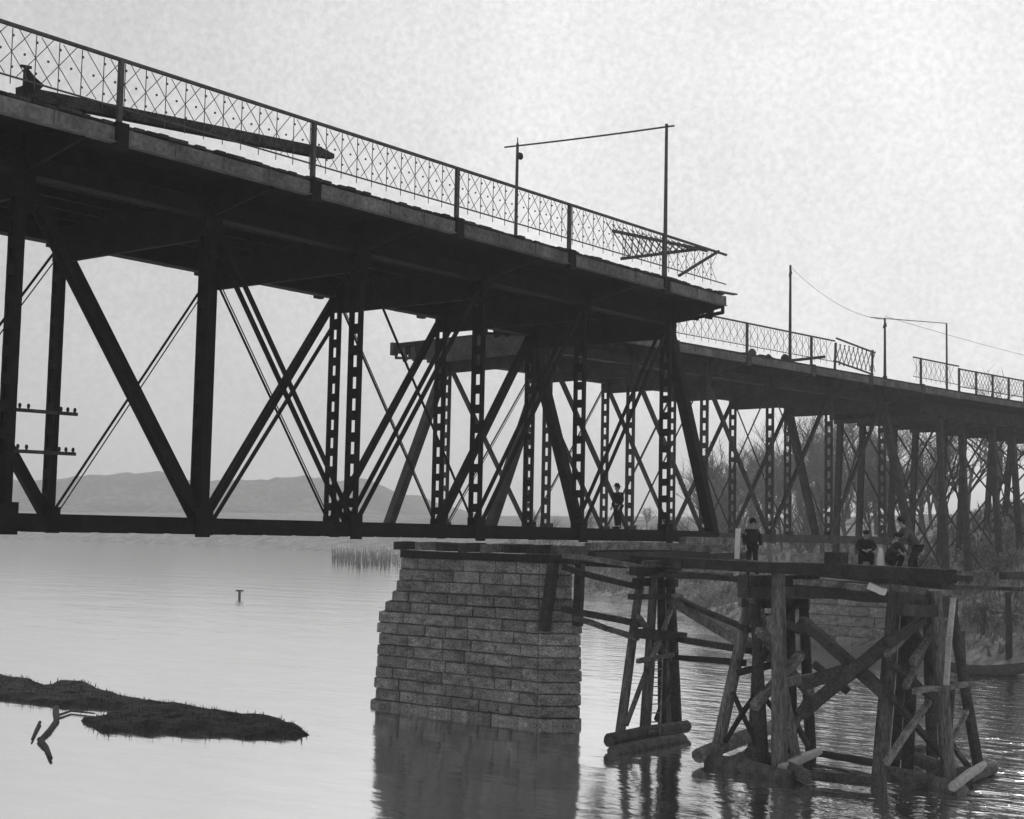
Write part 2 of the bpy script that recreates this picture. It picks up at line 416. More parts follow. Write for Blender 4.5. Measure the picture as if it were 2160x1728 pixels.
def bridge(root, st, tys, ends, deck, yf, yb, rail_x, rail_span, m, kc, railfar=True, nlat=10, planks=True, lat_parts=True, L_=5.68, stringer_n=7, mains=None):
    """st: list of panel stations (top pins); ends: bottom end stations (left,right); tys: truss lines; kc: index of the mid panel."""
    for ti, ty in enumerate(tys):
        c = MB(); c.box(ends[0], ends[1], ty - .2, ty - .09, ZB0, ZB1); c.box(ends[0], ends[1], ty + .09, ty + .2, ZB0 + .004, ZB1 - .004)
        nbt = int((ends[1] - ends[0]) / 1.1)
        for i in range(nbt): c.box(ends[0] + i * 1.1 + .2, ends[0] + i * 1.1 + .75, ty - .215, ty + .215, ZB0 - .012, ZB0 + .006)
        obj('bottom_chord', c, m, root)
        c = MB(); c.box(st[0] - .25, st[-1] + .25, ty - .24, ty + .24, ZT0, ZT1); c.box(st[0] - .3, st[-1] + .3, ty - .3, ty + .3, ZT1, ZT1 + .02)
        obj('top_chord', c, m, root)
        for i, x in enumerate(st):
            laced_post(root, x, ty, ZB0 + .1, ZT0 + .05, m, L_ > 5.5 and x < -5)
            g = MB(); g.box(x - .24, x + .24, ty - .262, ty - .242, ZB0 - .08, ZB1 + .25); obj('gusset', g, m, root)
            g = MB(); g.box(x - .26, x + .26, ty - .27, ty - .245, ZT0 - .3, ZT1 - .05); obj('gusset', g, m, root)
        for e, x in ((ends[0], st[0]), (ends[1], st[-1])):
            b = MB(); b.bar((e, ty, ZB0 + .2), (x, ty, ZT0 + .1), .42, .36, (0, 0, 1)); obj('end_post', b, m, root)
        for i in range(len(st) - 1):
            a, b = st[i], st[i + 1]
            down = i < kc     # mains slope down towards mid span
            top, bot = (a, b) if down else (b, a)
            d = MB()
            if ti == 0 and L_ > 5.5:
                for s in (-.17, .17): d.bar((top, ty + s, ZT0 + .05), (bot, ty + s, ZB1 - .1), .045, .15)
            else:
                wd = .15 if L_ < 5.5 else (.33, .33, .33, .21, .20, .32)[i]
                d.bar((top, ty, ZT0 + .05), (bot, ty, ZB1 - .1), .20, wd)
                if L_ > 5.5 and i == 3: d.bar((top + .10, ty + .05, ZT0 - .75), (bot + .42, ty + .05, ZB1 - .1), .10, .10)
            obj('diagonal', d, m, root)
            top, bot = bot, top
            if abs(i - kc + .5) < (2.2 if ti else 1.2):
                d = MB(); d.bar((top, ty - .03, ZT0 + .05), (bot, ty - .03, ZB1 - .1), .05, .06)
                if ti == 1: d.bar((top + .28, ty + .12, ZT0 + .05), (bot + .28, ty + .12, ZB1 - .1), .025, .03)
                obj('counter_rod', d, m, root)
    # floor beams, brackets, stringers
    for i, x in enumerate(st):
        f = MB(); f.box(x - .16, x + .16, tys[0] - .3, tys[1] + .3, ZT1 + .02, ZD - .12); f.box(x - .07, x + .07, tys[0] + .3, tys[1] - .3, ZT0 - .55, ZT1 + .02)
        obj('floor_beam', f, m, root)
        for s, yt, ye in ((0, tys[0], yf), (1, tys[1], yb)):
            br = MB(); sg = -1 if s == 0 else 1
            q0, q1 = yt + sg * .3, ye - sg * .06
            br.add([(x - .05, q0, ZT0 + .05), (x - .05, q1, ZFA0 - .1), (x - .05, q1, ZD - .14), (x - .05, q0, ZD - .14), (x + .05, q0, ZT0 + .05), (x + .05, q1, ZFA0 - .1), (x + .05, q1, ZD - .14), (x + .05, q0, ZD - .14)],
                   [(0, 1, 2, 3), (7, 6, 5, 4), (0, 4, 5, 1), (1, 5, 6, 2), (2, 6, 7, 3), (3, 7, 4, 0)])
            obj('bracket', br, m, root)
    # open brackets that carry the cut deck end
    for xe in deck:
        if not (st[0] - 4 < xe < st[-1] + 4): continue
        for sg, yt, ye in ((-1, tys[0], yf), (1, tys[1], yb)):
            br = MB(); q0, q1 = yt, ye - sg * .04
            xx = xe - .12 if xe > sum(st) / len(st) else xe + .12
            br.bar((xx, q0, ZT0 + .08), (xx, q1, ZFA0 - .28), .10, .12); br.bar((xx, q1, ZFA0 - .32), (xx, q1, ZD - .1), .10, .10)
            for t in (.25, .5, .75): br.bar((xx, q0 + (q1 - q0) * t, ZT0 + .1), (xx, q0 + (q1 - q0) * (t + .06), ZFA0 + .2), .08, .30, (0, 1, 0))
            obj('end_bracket', br, m, root)
        eb = MB(); eb.box(xe - .1, xe + .1, tys[0] - .3, tys[1] + .3, ZT0 - .12, ZD - .1); obj('end_beam', eb, m, root)
    for j in range(stringer_n):
        y = tys[0] + (tys[1] - tys[0]) * j / (stringer_n - 1)
        s = MB(); s.box(deck[0] + .05, deck[1] - .05, y - .07, y + .07, ZT1 + .06, ZD - .125); obj('stringer', s, m, root)
    sl = MB(); sl.box(deck[0], deck[1], yf + .1, yb - .1, ZD - .115, ZD - .075); obj('deck_sky_blocker', sl, STEEL, root)  # solid sheet added to block sky light between the planks
    # near and far edge girders, one length per bay
    xs = [deck[0]] + [x for x in rail_x if deck[0] + 1 < x < deck[1] - 1] + [deck[1]]
    for yy, sg in ((yf, -1), (yb, 1)):
        for a, b in zip(xs[:-1], xs[1:]):
            e = MB(); y0_, y1_ = (yy - .05, yy + .05)
            e.box(a + .03, b - .03, y0_, y1_, ZFA0, ZFA1)
            e.box(a + .03, b - .03, yy - .11, yy + .11, ZFA0 - .03, ZFA0 - .001)
            n = max(2, int((b - a) / 1.45))
            for k in range(n + 1):
                xk = a + .1 + (b - a - .2) * k / n
                e.box(xk - .03, xk + .03, yy - .085, yy - .051, ZFA0 + .002, ZFA1 - .003)
            obj('edge_girder', e, FASCIA, root)
        for a in xs[:-1]:
            e = MB(); e.box(a - .17, a + .17, yy - .12, yy + .1, ZFA0 - .16, ZD + .03); obj('girder_splice', e, m, root)
    if planks:
        w = .30; me = MB().box(-w / 2 + .004, w / 2 - .004, yf + .0, yb, -.037, .04).mesh('deck_plank', PLANK)
        n = int((deck[1] - deck[0]) / w)
        for i in range(n):
            o = put('deck_plank', me, root, (deck[0] + w * (i + .5), random.uniform(-.16, .05), ZD - .035 + random.uniform(0, .03)))
            o.scale.x = random.uniform(.9, 1.0)
    else:
        s = MB(); s.box(deck[0], deck[1], yf - .03, yb + .03, ZD - .07, ZD); obj('deck_planking', s, PLANK, root)
    # railings
    for yy, full in ((yf + .06, True), (yb - .06, railfar)):
        if not full: continue
        for (ra, rb) in rail_span:
            r = MB(); r.bar((ra, yy, ZRAIL), (rb, yy, ZRAIL), .09, .07); obj('top_rail', r, RAIL, root)
            r = MB(); r.bar((ra, yy, ZLR), (rb, yy, ZLR), .035, .035); obj('bottom_rail', r, RAIL, root)
            for x in rail_x:
                if ra - .1 <= x <= rb + .1:
                    p = MB(); p.bar((x, yy, ZD - .05), (x, yy, ZRAIL), .11, .11, (1, 0, 0))
                    obj('rail_post', p, RAIL, root)
            bay = .59; n = int((rb - ra) / bay); h = ZRAIL - .06 - ZLR - .03
            if yy < 0 and lat_parts:
                def lb(x0, x1, off):
                    q = MB(); q.bar((x0, off, 0), (x1, off, h), .010, .017); return q.mesh('lattice_bar', RAIL)
                m1, m2 = lb(0, bay * 1.5, -.012), lb(bay * 1.5, 0, .012)
                mv = MB().bar((0, 0, -.2), (0, 0, h), .016, .016, (1, 0, 0)).mesh('lattice_bar', RAIL)
                rs = MB()
                for k in range(2): rs.bar((0, -.03, -.035), (0, -.03, .035), .07, .03, (1, 0, 0))
                rosette = rs.mesh('rosette', RAIL)
                ros = MB()
                for i in range(n - 1):
                    x = ra + bay * i
                    for mm in (m1, m2):
                        if random.random() < .03: continue
                        put('lattice_bar', mm, root, (x + random.uniform(-.015, .015), yy, ZLR + .03 + random.uniform(-.012, .012)), (random.uniform(-.03, .03), random.uniform(-.014, .014), 0))
                    put('lattice_bar', mv, root, (x + bay * .75, yy, ZLR + .03))
                    for u, v in ((.25, .5), (.75, .166), (.75, .833)):
                        ros.bar((x + bay * u, yy - .035, ZLR + .03 + h * v - .024), (x + bay * u, yy - .035, ZLR + .03 + h * v + .024), .042, .03, (0, 1, 0))
                o = obj('rosettes', ros, RAIL, root); o['kind'] = 'stuff'
            else:
                q = MB()
                for i in range(n - 1):
                    x = ra + bay * i; z = ZLR + .03
                    q.bar((x, yy, z), (x + bay * 1.5, yy, z + h), .012, .017); q.bar((x + bay * 1.5, yy + .02, z), (x, yy + .02, z + h), .012, .017)
                    q.bar((x + bay * .75, yy + .04, z - .2), (x + bay * .75, yy + .04, z + h), .016, .016, (1, 0, 0))
                o = obj('lattice', q, RAIL, root); o['kind'] = 'stuff'
LN, SC = 5.681, 30.53
OB = Vector((SC, 33.3, 0))
near = empty('truss_bridge', OB, label='near dark iron truss bridge span with lattice railing and cut deck end', cat='bridge')
stn = [k * LN for k in range(-3, 4)]
rx = [14.2 - SC, 20.1 - SC, 26.25 - SC, 32.1 - SC, 37.75 - SC, 43.5 - SC]
bridge(near, stn, (-3.3, 3.3), (-3 * LN - 3.8, 51.3 - SC), (-3 * LN - .2, 47.75 - SC), -5.8, 5.8, rx, [(-3 * LN - .2, 47.9 - SC)], STEEL, 3, railfar=False)
# telephone crossarms bolted to a far post of the near span
for z in (9.66, 8.5):
    a = MB(); xx, yy = -LN - .45, 3.3
    a.bar((xx - 1.0, yy - .4, z), (xx + 1.0, yy - .4, z + .02), .09, .10); ca = obj('crossarm', a, TIMBERD, near)
    for k in (-.9, -.62, .45, .68, .92):
        i_ = MB(); i_.tube([(xx + k, yy - .4, z + .04), (xx + k, yy - .4, z + .13), (xx + k, yy - .4, z + .2)], [.02, .05, .03], 6); obj('insulator', i_, CERAM, ca)

FA = R_(-5.7)
FO = Vector((52.0, 36.7, 0)) + Vector((-math.sin(FA) * 5.8, math.cos(FA) * 5.8, 0))
far = empty('truss_bridge', FO, FA, label='further iron truss bridge running behind the near one to the far bank', cat='bridge')
LF = 5.9
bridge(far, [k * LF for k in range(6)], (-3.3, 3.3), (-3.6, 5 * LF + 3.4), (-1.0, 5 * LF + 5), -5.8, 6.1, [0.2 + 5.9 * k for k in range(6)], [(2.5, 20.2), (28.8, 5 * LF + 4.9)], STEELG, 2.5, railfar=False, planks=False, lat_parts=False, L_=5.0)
# approach viaduct beyond
AO = FO + Vector((math.cos(FA), math.sin(FA), 0)) * (5 * LF + 5.02)
appr = empty('approach_viaduct', AO, FA - R_(2.0), label='approach viaduct on many thin iron legs climbing over the far bank at right', cat='viaduct')
def viaduct(root):
    LA = 46
    for y in (-3.3, 3.3):
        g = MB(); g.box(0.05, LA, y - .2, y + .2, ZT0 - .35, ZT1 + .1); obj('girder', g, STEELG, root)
    s = MB(); s.box(.02, LA, -5.8, 5.8, ZD - .1, ZD); obj('deck_planking', s, PLANK, root)
    for y in (-5.8, 5.8):
        e = MB(); e.box(.05, LA, y - .05, y + .05, ZFA0, ZFA1 - .02); obj('edge_girder', e, FASCIA, root)
    xs = [1.5, 4.2, 8.2, 11.0, 15, 17.8, 22, 25, 29, 32, 36, 39, 43]
    Mr = Matrix.Rotation(root.rotation_euler.z, 3, 'Z')
    for i, x in enumerate(xs):
        for y in (-3.6, 3.6):
            w = Vector(root.location) + Mr @ Vector((x, y * 1.15, 0)); z = ground(w.x, w.y) - .3
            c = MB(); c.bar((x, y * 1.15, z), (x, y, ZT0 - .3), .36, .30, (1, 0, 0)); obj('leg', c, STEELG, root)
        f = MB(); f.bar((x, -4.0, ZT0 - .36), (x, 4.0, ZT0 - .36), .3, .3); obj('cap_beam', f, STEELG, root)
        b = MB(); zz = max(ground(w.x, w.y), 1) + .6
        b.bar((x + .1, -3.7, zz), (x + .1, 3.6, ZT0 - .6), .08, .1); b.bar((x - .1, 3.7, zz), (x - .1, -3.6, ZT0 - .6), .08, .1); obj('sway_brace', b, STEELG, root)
    for i in range(0, len(xs) - 1, 2):
        for y in (-3.7, 3.7):
            b = MB(); b.bar((xs[i], y - .2, 9), (xs[i + 1], y - .2, ZT0 - .7), .07, .08); b.bar((xs[i + 1], y + .2, 9), (xs[i], y + .2, ZT0 - .7), .07, .08); obj('tower_brace', b, STEELG, root)
    for (a, b_) in ((.2, LA),):
        yy = -5.7
        r = MB(); r.bar((a, yy, ZRAIL - .15), (b_, yy, ZRAIL - .15), .09, .08); obj('top_rail', r, RAIL, root)
        r = MB(); r.bar((a, yy, ZLR - .1), (b_, yy, ZLR - .1), .05, .05); obj('bottom_rail', r, RAIL, root)
        q = MB(); x = a
        while x < b_ - .8:
            q.bar((x, yy, ZLR - .1), (x + .8, yy, ZRAIL - .18), .012, .025); q.bar((x + .8, yy + .02, ZLR - .1), (x, yy + .02, ZRAIL - .18), .012, .025); x += .4
        o = obj('lattice', q, RAIL, root); o['kind'] = 'stuff'
        x = a
        while x < b_:
            p = MB(); p.bar((x, yy, ZD - .02), (x, yy, ZRAIL - .1), .11, .11, (1, 0, 0)); obj('rail_post', p, RAIL, root); x += 2.1
viaduct(appr)

# ------------------------------------------------------------------ things on the near deck
def lerp(a, b, t): return Vector(a) + (Vector(b) - Vector(a)) * t
# trolley portal: two poles and the rod between their tops
pa = Vector((45.6, 28.3, ZD)); pb = Vector((45.9, 35.4, ZD))
def pole(name, base, h, label, cat, extra=None, group=None, r=.07, m=RAIL):
    e = empty(name, base, label=label, cat=cat, group=group)
    t = MB(); t.tube([(0, 0, -.02), (0, 0, h * .5), (0, 0, h)], [r * 1.25, r, r * .8], 8); obj('shaft', t, m, e)
    b = MB(); b.tube([(0, 0, 0), (0, 0, .25)], [r * 2, r * 1.7], 8); obj('base', b, m, e)
    if extra: extra(e, h)
    return e
def arm_x(e, h):
    a = MB(); a.bar((-.35, -.25, h - .42), (.35, .25, h - .42), .07, .06); c = obj('crossarm', a, RAIL, e)
    for k in (-.3, .3):
        i_ = MB(); i_.tube([(k, k * .7, h - .38), (k, k * .7, h - .24)], [.035, .02], 6); obj('insulator', i_, CERAM, c)
    k = MB(); k.ball((0, 0, h + .03), .07); obj('finial', k, RAIL, e)
def lamp(e, h):
    b = MB(); b.ball((.14, -.05, h - .5), .12, 10, 8, (1, 1, 1.15)); b.tube([(0, 0, h - .36), (.14, -.05, h - .36)], [.02, .02], 6); b.tube([(.14, -.05, h - .36), (.14, -.05, h - .4)], [.05, .1], 8); obj('lantern', b, CERAM, e)
    k = MB(); k.tube([(0, 0, h), (0, 0, h + .25)], [.03, .02], 6); obj('finial', k, RAIL, e)
pole('trolley_pole', (45.1, 28.53, ZD), 21.7 - ZD, 'tall thin iron pole with a short crossarm near the cut end of the near deck', 'pole', arm_x)
pole('trolley_pole', (44.8, 35.34, ZD), 22.0 - ZD, 'thin iron pole with a round lantern below its top on the near deck', 'pole', lamp)
w = MB(); A_, B_ = Vector((44.8, 36.0, 21.95)), Vector((45.1, 28.2, 21.66))
w.tube([lerp(A_, B_, t) + Vector((0, 0, -.03 * math.sin(math.pi * t))) for t in np.linspace(0, 1, 9)], [.035] * 9, 6)
thing('span_rod', w, RAIL, 'thin rod spanning between the tops of the two poles on the near deck', 'rod')
# twisted loose railing section on the deck end
def loose_rail():
    e = empty('loose_railing', (43.5, 28.8, ZD), label='loose twisted lattice railing section tilted behind the fence at the cut deck end', cat='railing')
    O = Vector((43.5, 28.8, ZD))
    ta, tb = at_p(1292, 487, 29.2), at_p(1492, 529, 27.75)
    ba, bb = at_p(1310, 546, 29.2), at_p(1486, 524, 27.9)
    t = MB(); t.bar(ta - O, tb - O, .09, .10); obj('top_rail', t, RAIL, e)
    t = MB(); t.bar(ba - O, bb - O, .09, .11); obj('bottom_rail', t, RAIL, e)
    t = MB(); t.bar(at_p(1432, 582, 27.9) - O, at_p(1516, 530, 27.75) - O, .09, .09); obj('prop', t, RAIL, e)
    for i in range(14):
        k = i / 14
        for s in (1, -1):
            k2 = k + .11 * s
            if not 0 <= k2 <= 1: continue
            q = MB(); q.bar(lerp(ta, tb, k) - O, lerp(ba, bb, k2) - O, .02, .04); obj('lattice_bar', q, RAIL, e)
    for i in range(16):
        k = i / 16; q = MB(); q.bar(lerp(ta, tb, k) - O + Vector((0, 0, 0)), lerp(ta, tb, k) - O + Vector((.02, .3, .33 - .2 * k)), .02, .03); obj('lattice_bar', q, RAIL, e)
loose_rail()
# long dark timber lying askew behind the railing
tm = MB(); a_, b_ = at_p(40, 196, 27.9), at_p(672, 322, 27.9)
tm.bar(a_, b_, .26, .27); tm.bar(b_, at_p(700, 331, 27.9), .24, .24, (0, 0, 1), .2, .12)
thing('timber_beam', tm, TIMBERD, 'long dark timber lying askew along the foot of the near railing', 'timber')
# dark canvas heap on the deck at the far left
def heap():
    e = empty('canvas_bundle', at_p(78, 205, 27.8), label='dark pointed canvas bundle tied to the railing at the far left', cat='bundle')
    O = Vector(e.location); mb = MB()
    ap = at_p(58, 142, 27.75) - O; base = [at_p(x, y, p) - O for x, y, p in ((50, 198, 27.6), (72, 190, 27.55), (94, 180, 27.7), (84, 190, 28.2), (58, 200, 28.2))]
    n = len(base); mid = [lerp(b, ap, .5) + Vector((0, .02, -.02)) for b in base]
    mb.add([ap] + mid + base, [(0, 1 + i, 1 + (i + 1) % n) for i in range(n)] + [(1 + i, 1 + n + i, 1 + n + (i + 1) % n, 1 + (i + 1) % n) for i in range(n)] + [tuple(range(1 + n, 1 + 2 * n))])
    obj('canvas', mb, CLOTH, e)
    t = MB(); t.bar(at_p(44, 139, 27.75) - O, at_p(66, 143, 27.75) - O, .05, .06); obj('tie_stick', t, TIMBERD, e)
    t = MB(); t.bar(at_p(54, 138, 27.72) - O, at_p(50, 206, 27.72) - O, .06, .06); obj('stake', t, TIMBERD, e)
heap()
tm = MB(); tm.bar((47.3, 27.6, ZD + .06), (48.5, 27.5, ZD + .1), .22, .05)
thing('loose_plank', tm, TIMBER, 'short plank sticking out past the cut end of the near deck', 'plank')

# poles on the further bridge
def farpt(x, y): return FO + Vector((math.cos(FA) * x - math.sin(FA) * y, math.sin(FA) * x + math.cos(FA) * y, 0))
def fpole(px, top, label, y=-5.2, extra=arm_x):
    # local x of a pole seen at picture column px
    best = min(np.arange(0, 70, .1), key=lambda t: abs(colx(farpt(t, y)) - px))
    q = farpt(best, y); d = q.x * fwd.x + q.y * fwd.y
    h = EYE.z + (hor(px) - top) / FPX * d
    pole('trolley_pole', (q.x, q.y, ZD), h - ZD, label, 'pole', extra, r=.075, m=STEELG); return Vector((q.x, q.y, h))
def colx(q):
    v = q - EYE; v.z = 0; d = v.dot(fwd); return 1080 + FPX * v.dot(right) / d + 5
def hor(x): return 1101.7 + x * .02071
t1 = fpole(1672, 558, 'slim pole with a crossarm standing on the further bridge deck')
t2 = fpole(1874, 672, 'stout pole at the joint between the further bridge and the viaduct')
t3 = fpole(2006, 680, 'thin far pole beyond the stout pole on the viaduct deck', 2.0, None)
w = MB(); w.tube([lerp(t2 + Vector((-1.5, .2, -.05)), t3, t) for t in np.linspace(0, 1, 5)], [.03] * 5, 5); thing('span_rod', w, RAIL, 'thin rod joining the tops of the two poles on the viaduct', 'rod')
def wire(a, b, sag, label):
    w = MB(); w.tube([lerp(a, b, t) + Vector((0, 0, -sag * 4 * t * (1 - t))) for t in np.linspace(0, 1, 14)], [.012] * 14, 4); thing('trolley_wire', w, RAIL, label, 'wire')
wire(t2 + Vector((0, 0, .2)), farpt(78, -5) + Vector((0, 0, 19.6)), .5, 'sagging wire running right from the stout pole on the viaduct')
wire(t1, t2, .6, 'sagging wire between the slim and the stout pole on the further bridge')
# leaning plank barrier on further deck
tm = MB(); tm.bar(farpt(16.5, -4.4) + Vector((0, 0, ZD + .1)), farpt(20.4, -5.0) + Vector((0, 0, ZD + .75)), .12, .16)
thing('leaning_plank', tm, TIMBERD, 'plank leaning up from the further deck to the slanted railing panel', 'plank')
def tilted_panel():
    O = farpt(22.3, -5.6) + Vector((0, 0, ZD)); e = empty('railing_panel', O, FA, label='lattice railing panel leaning askew on the further bridge', cat='railing')
    for z, n_ in ((.25, 'bottom_rail'), (1.5, 'top_rail')):
        t = MB(); t.bar((-2.0 + z * .2, 0, z + .25), (2.0 + z * .1, -.1, z - .15), .08, .08); obj(n_, t, RAIL, e)
    for i in range(9):
        x = -1.9 + i * .46; t = MB(); t.bar((x, 0, .3), (x + .6, -.05, 1.45), .02, .05); t.bar((x + .6, 0, .3), (x, -.05, 1.45), .02, .05); obj('lattice_bar', t, RAIL, e)
    for x in (-1.85, 2.05): t = MB(); t.bar((x, 0, 0), (x + .1, 0, 1.5), .1, .1, (1, 0, 0)); obj('rail_post', t, RAIL, e)
tilted_panel()
for i, (px, y, hh) in enumerate(((1592, -4.6, .5), (1628, -4.8, .35), (1662, -4.5, .55))):
    best = min(np.arange(0, 60, .1), key=lambda t: abs(colx(farpt(t, y)) - px)); q = farpt(best, y)
    mb = MB()
    for k in range(4):
        mb.bar((q.x - .6 + k * .1, q.y + .16 * k, ZD + .09 + .09 * (k % 3)), (q.x + .7 + k * .07, q.y + .2 * k - .1, ZD + .1 + .09 * (k % 3)), .16, .16)
    mb.ball((q.x, q.y, ZD + hh * .6), hh * .55, 7, 5, (1, .8, 1))
    thing('rubble_heap', mb, TIMBERD, ('low dark heap of timber scraps on the further deck, leftmost of three', 'smallest dark heap on the further deck, between two others', 'dark heap on the further deck beside the slim pole')[i], 'heap', 'dark heaps on the further deck')

# ------------------------------------------------------------------ cribbing on the pier and skid timbers beneath the near span
CR = 'stacked timbers between pier and bridge'
def beam_thing(a, b, w, h, m, label, cat='timber', group=None, name='timber_beam', rnd=0.0):
    mb = MB(); a = Vector(a); b = Vector(b); n = 4
    # slightly crooked, adzed timber
    d = (b - a); ln = d.length; d.normalize(); u = Vector((0, 0, 1))
    if abs(d.z) > .95: u = Vector((1, 0, 0))
    s_ = d.cross(u).normalized(); u = s_.cross(d); vs = []
    for i in range(n + 1):
        c = a.lerp(b, i / n) + (s_ * random.uniform(-1, 1) + u * random.uniform(-1, 1)) * .012 * ln ** .5
        ww, hh = w * random.uniform(.92, 1.06) / 2, h * random.uniform(.92, 1.06) / 2
        vs += [c - s_ * ww - u * hh, c + s_ * ww - u * hh, c + s_ * ww + u * hh, c - s_ * ww + u * hh]
    fs = [(3, 2, 1, 0), (4 * n, 4 * n + 1, 4 * n + 2, 4 * n + 3)]
    for i in range(n):
        for k in range(4): fs.append((4 * i + k, 4 * i + (k + 1) % 4, 4 * i + 4 + (k + 1) % 4, 4 * i + 4 + k))
    mb.add(vs, fs)
    return mb if label is None else thing(name, mb, m, label, cat, group)
for row, (x, z) in enumerate(((40.45, 5.62), (41.45, 5.62))):
    beam_thing((x, 29.0, z), (x, 36.95, z), .34, .3, TIMBERD, ('dark sleeper timber along the front edge of the pier top', 'dark sleeper timber along the back edge of the pier top')[row], group=CR)
for k, y in enumerate(np.linspace(29.4, 36.6, 8)):
    beam_thing((39.75, y, 5.94), (42.3, y + .1, 5.94), .34, .3, TIMBERD if k % 3 else TIMBER, 'short crib timber across the sleepers on the pier top, ' + ('rightmost' if k == 0 else 'second third fourth fifth sixth seventh eighth'.split()[k - 1] + ' from the right'), group=CR, name='crib_timber')
for k, (y, z, x0, x1, m, lab) in enumerate(((29.3, 6.1, 41.5, 51.6, TIMBER, 'long grey skid timber under the free end of the near span, topmost'),
        (28.9, 5.78, 41.2, 52.0, TIMBERD, 'long dark skid timber under the free end of the near span'),
        (28.5, 6.36, 46.5, 51.2, TIMBER, 'pale plank stack lashed beside the free end of the bottom chord'),
        (30.6, 5.9, 41.5, 51.8, TIMBERD, 'long dark skid timber inside the near truss line'))):
    beam_thing((x0, y, z), (x1, y, z - .02), .3, .27, m, lab)
for k in range(5):
    x = 43.3 + k * 1.8
    beam_thing((x, 28.2, 5.50), (x + .1, 36.9, 5.46), .3, .28, TIMBERD, 'dark cross timber under the skid timbers, ' + ('nearest the pier', 'second from the pier', 'third from the pier', 'fourth from the pier', 'furthest from the pier')[k], group='cross timbers under the skids', name='cross_timber')
# pipe-like stub on the pier flank
for k, (a, b, w_, m, lab) in enumerate((((39.93, 29.9, 3.2), (39.95, 29.6, 5.5), .3, TIMBERD, 'dark upright timber standing against the right end of the pier'),
                                       ((40.6, 29.0, 3.4), (40.6, 28.95, 5.5), .26, TIMBERD, 'second dark upright timber at the pier nose'))):
    beam_thing(a, b, w_, w_, m, lab)

# ------------------------------------------------------------------ timber trestle
def leg_pts(foot, top, ptop=None, dp=0.0):
    f = at_z(foot[0], foot[1], .0); f.z = -.4
    t = at_p(top[0], top[1], (ptop if ptop is not None else f.y + dp))
    return f, t
def trestle(label, cen, legs, braces, sills, caps, seed):
    random.seed(seed)
    e = empty('timber_trestle', cen, label=label, cat='trestle', group='timber trestles in the river')
    O = Vector(cen)
    def part(name, a, b, w, m):
        w *= .74 if name == 'brace' else .85; mb = beam_thing(Vector(a) - O, Vector(b) - O, w, w, m, None); return obj(name, mb, m, e)
    for foot, top, dp, w, m in legs:
        f, t = leg_pts(foot, top, None, dp); f -= O; t -= O; mb = MB(); mb.tube([f, lerp(f, t, .35), lerp(f, t, .7), t], [w * .5, w * .47, w * .44, w * .42], 10, .04); obj('leg', mb, TIMBERV if m == TIMBER else m, e)
    for a, b, pp, w, m in braces: part('brace', at_p(a[0], a[1], pp[0]), at_p(b[0], b[1], pp[1]), w, m)
    for a, b, w, m, z in sills:
        mb = MB(); p0, p1 = at_z(a[0], a[1], z) - O, at_z(b[0], b[1], z) - O
        mb.tube([p0, lerp(p0, p1, .5) + Vector((0, 0, .03)), p1], [w / 2, w / 2 * 1.06, w / 2 * .95], 9, .06); obj('sill_log', mb, m, e)
    for a, b, pp, w, m in caps: part('cap', at_p(a[0], a[1], pp[0]), at_p(b[0], b[1], pp[1]), w, m)
    return e
T1 = trestle('slim timber trestle nearest the stone pier, with a ladder', (40.6, 26.1, 0),
    [((1303, 1562), (1352, 1215), .2, .33, TIMBER), ((1357, 1556), (1380, 1215), .0, .34, TIMBER), ((1398, 1548), (1394, 1212), -.1, .30, TIMBERD), ((1430, 1545), (1414, 1212), 0, .36, TIMBERD), ((1415, 1535), (1402, 1230), .5, .25, TIMBER)],
    [((1320, 1530), (1368, 1405), (26.0, 26.0), .16, TIMBER), ((1345, 1395), (1420, 1380), (25.9, 25.9), .2, TIMBER), ((1345, 1300), (1415, 1390), (25.9, 25.9), .2, TIMBER), ((1418, 1280), (1375, 1390), (25.8, 25.8), .18, TIMBER), ((1345, 1335), (1440, 1345), (25.7, 25.7), .42, TIMBERD), ((1330, 1260), (1435, 1258), (25.8, 25.8), .24, TIMBERD), ((1385, 1520), (1425, 1420), (26, 26), .2, TIMBERD)],
    [((1285, 1562), (1448, 1532), .42, LOG, .30), ((1292, 1588), (1440, 1560), .4, LOG, .05), ((1300, 1560), (1425, 1555), .36, LOG, .12)],
    [((1335, 1205), (1432, 1205), (25.9, 25.9), .34, TIMBERD), ((1340, 1228), (1425, 1230), (26.2, 26.2), .3, TIMBERD)], 11)
def ladder():
    O = at_z(1378, 1552, 0); e = empty('ladder', O, label='wooden ladder leaning between the legs of the slim trestle beside the pier', cat='ladder')
    fl, fr = at_z(1370, 1552, .3) - O, at_z(1392, 1551, .3) - O; tl, tr = at_p(1381, 1385, 25.7) - O, at_p(1389, 1385, 25.7) - O
    tr = tl + (fr - fl) * .8
    for a, b in ((fl, tl), (fr, tr)): mb = MB(); mb.bar(a, b, .05, .07); obj('rail', mb, TIMBER, e)
    for i in range(9): k = (i + .5) / 9; mb = MB(); mb.bar(lerp(fl, tl, k), lerp(fr, tr, k), .035, .035); obj('rung', mb, TIMBER, e)
ladder()
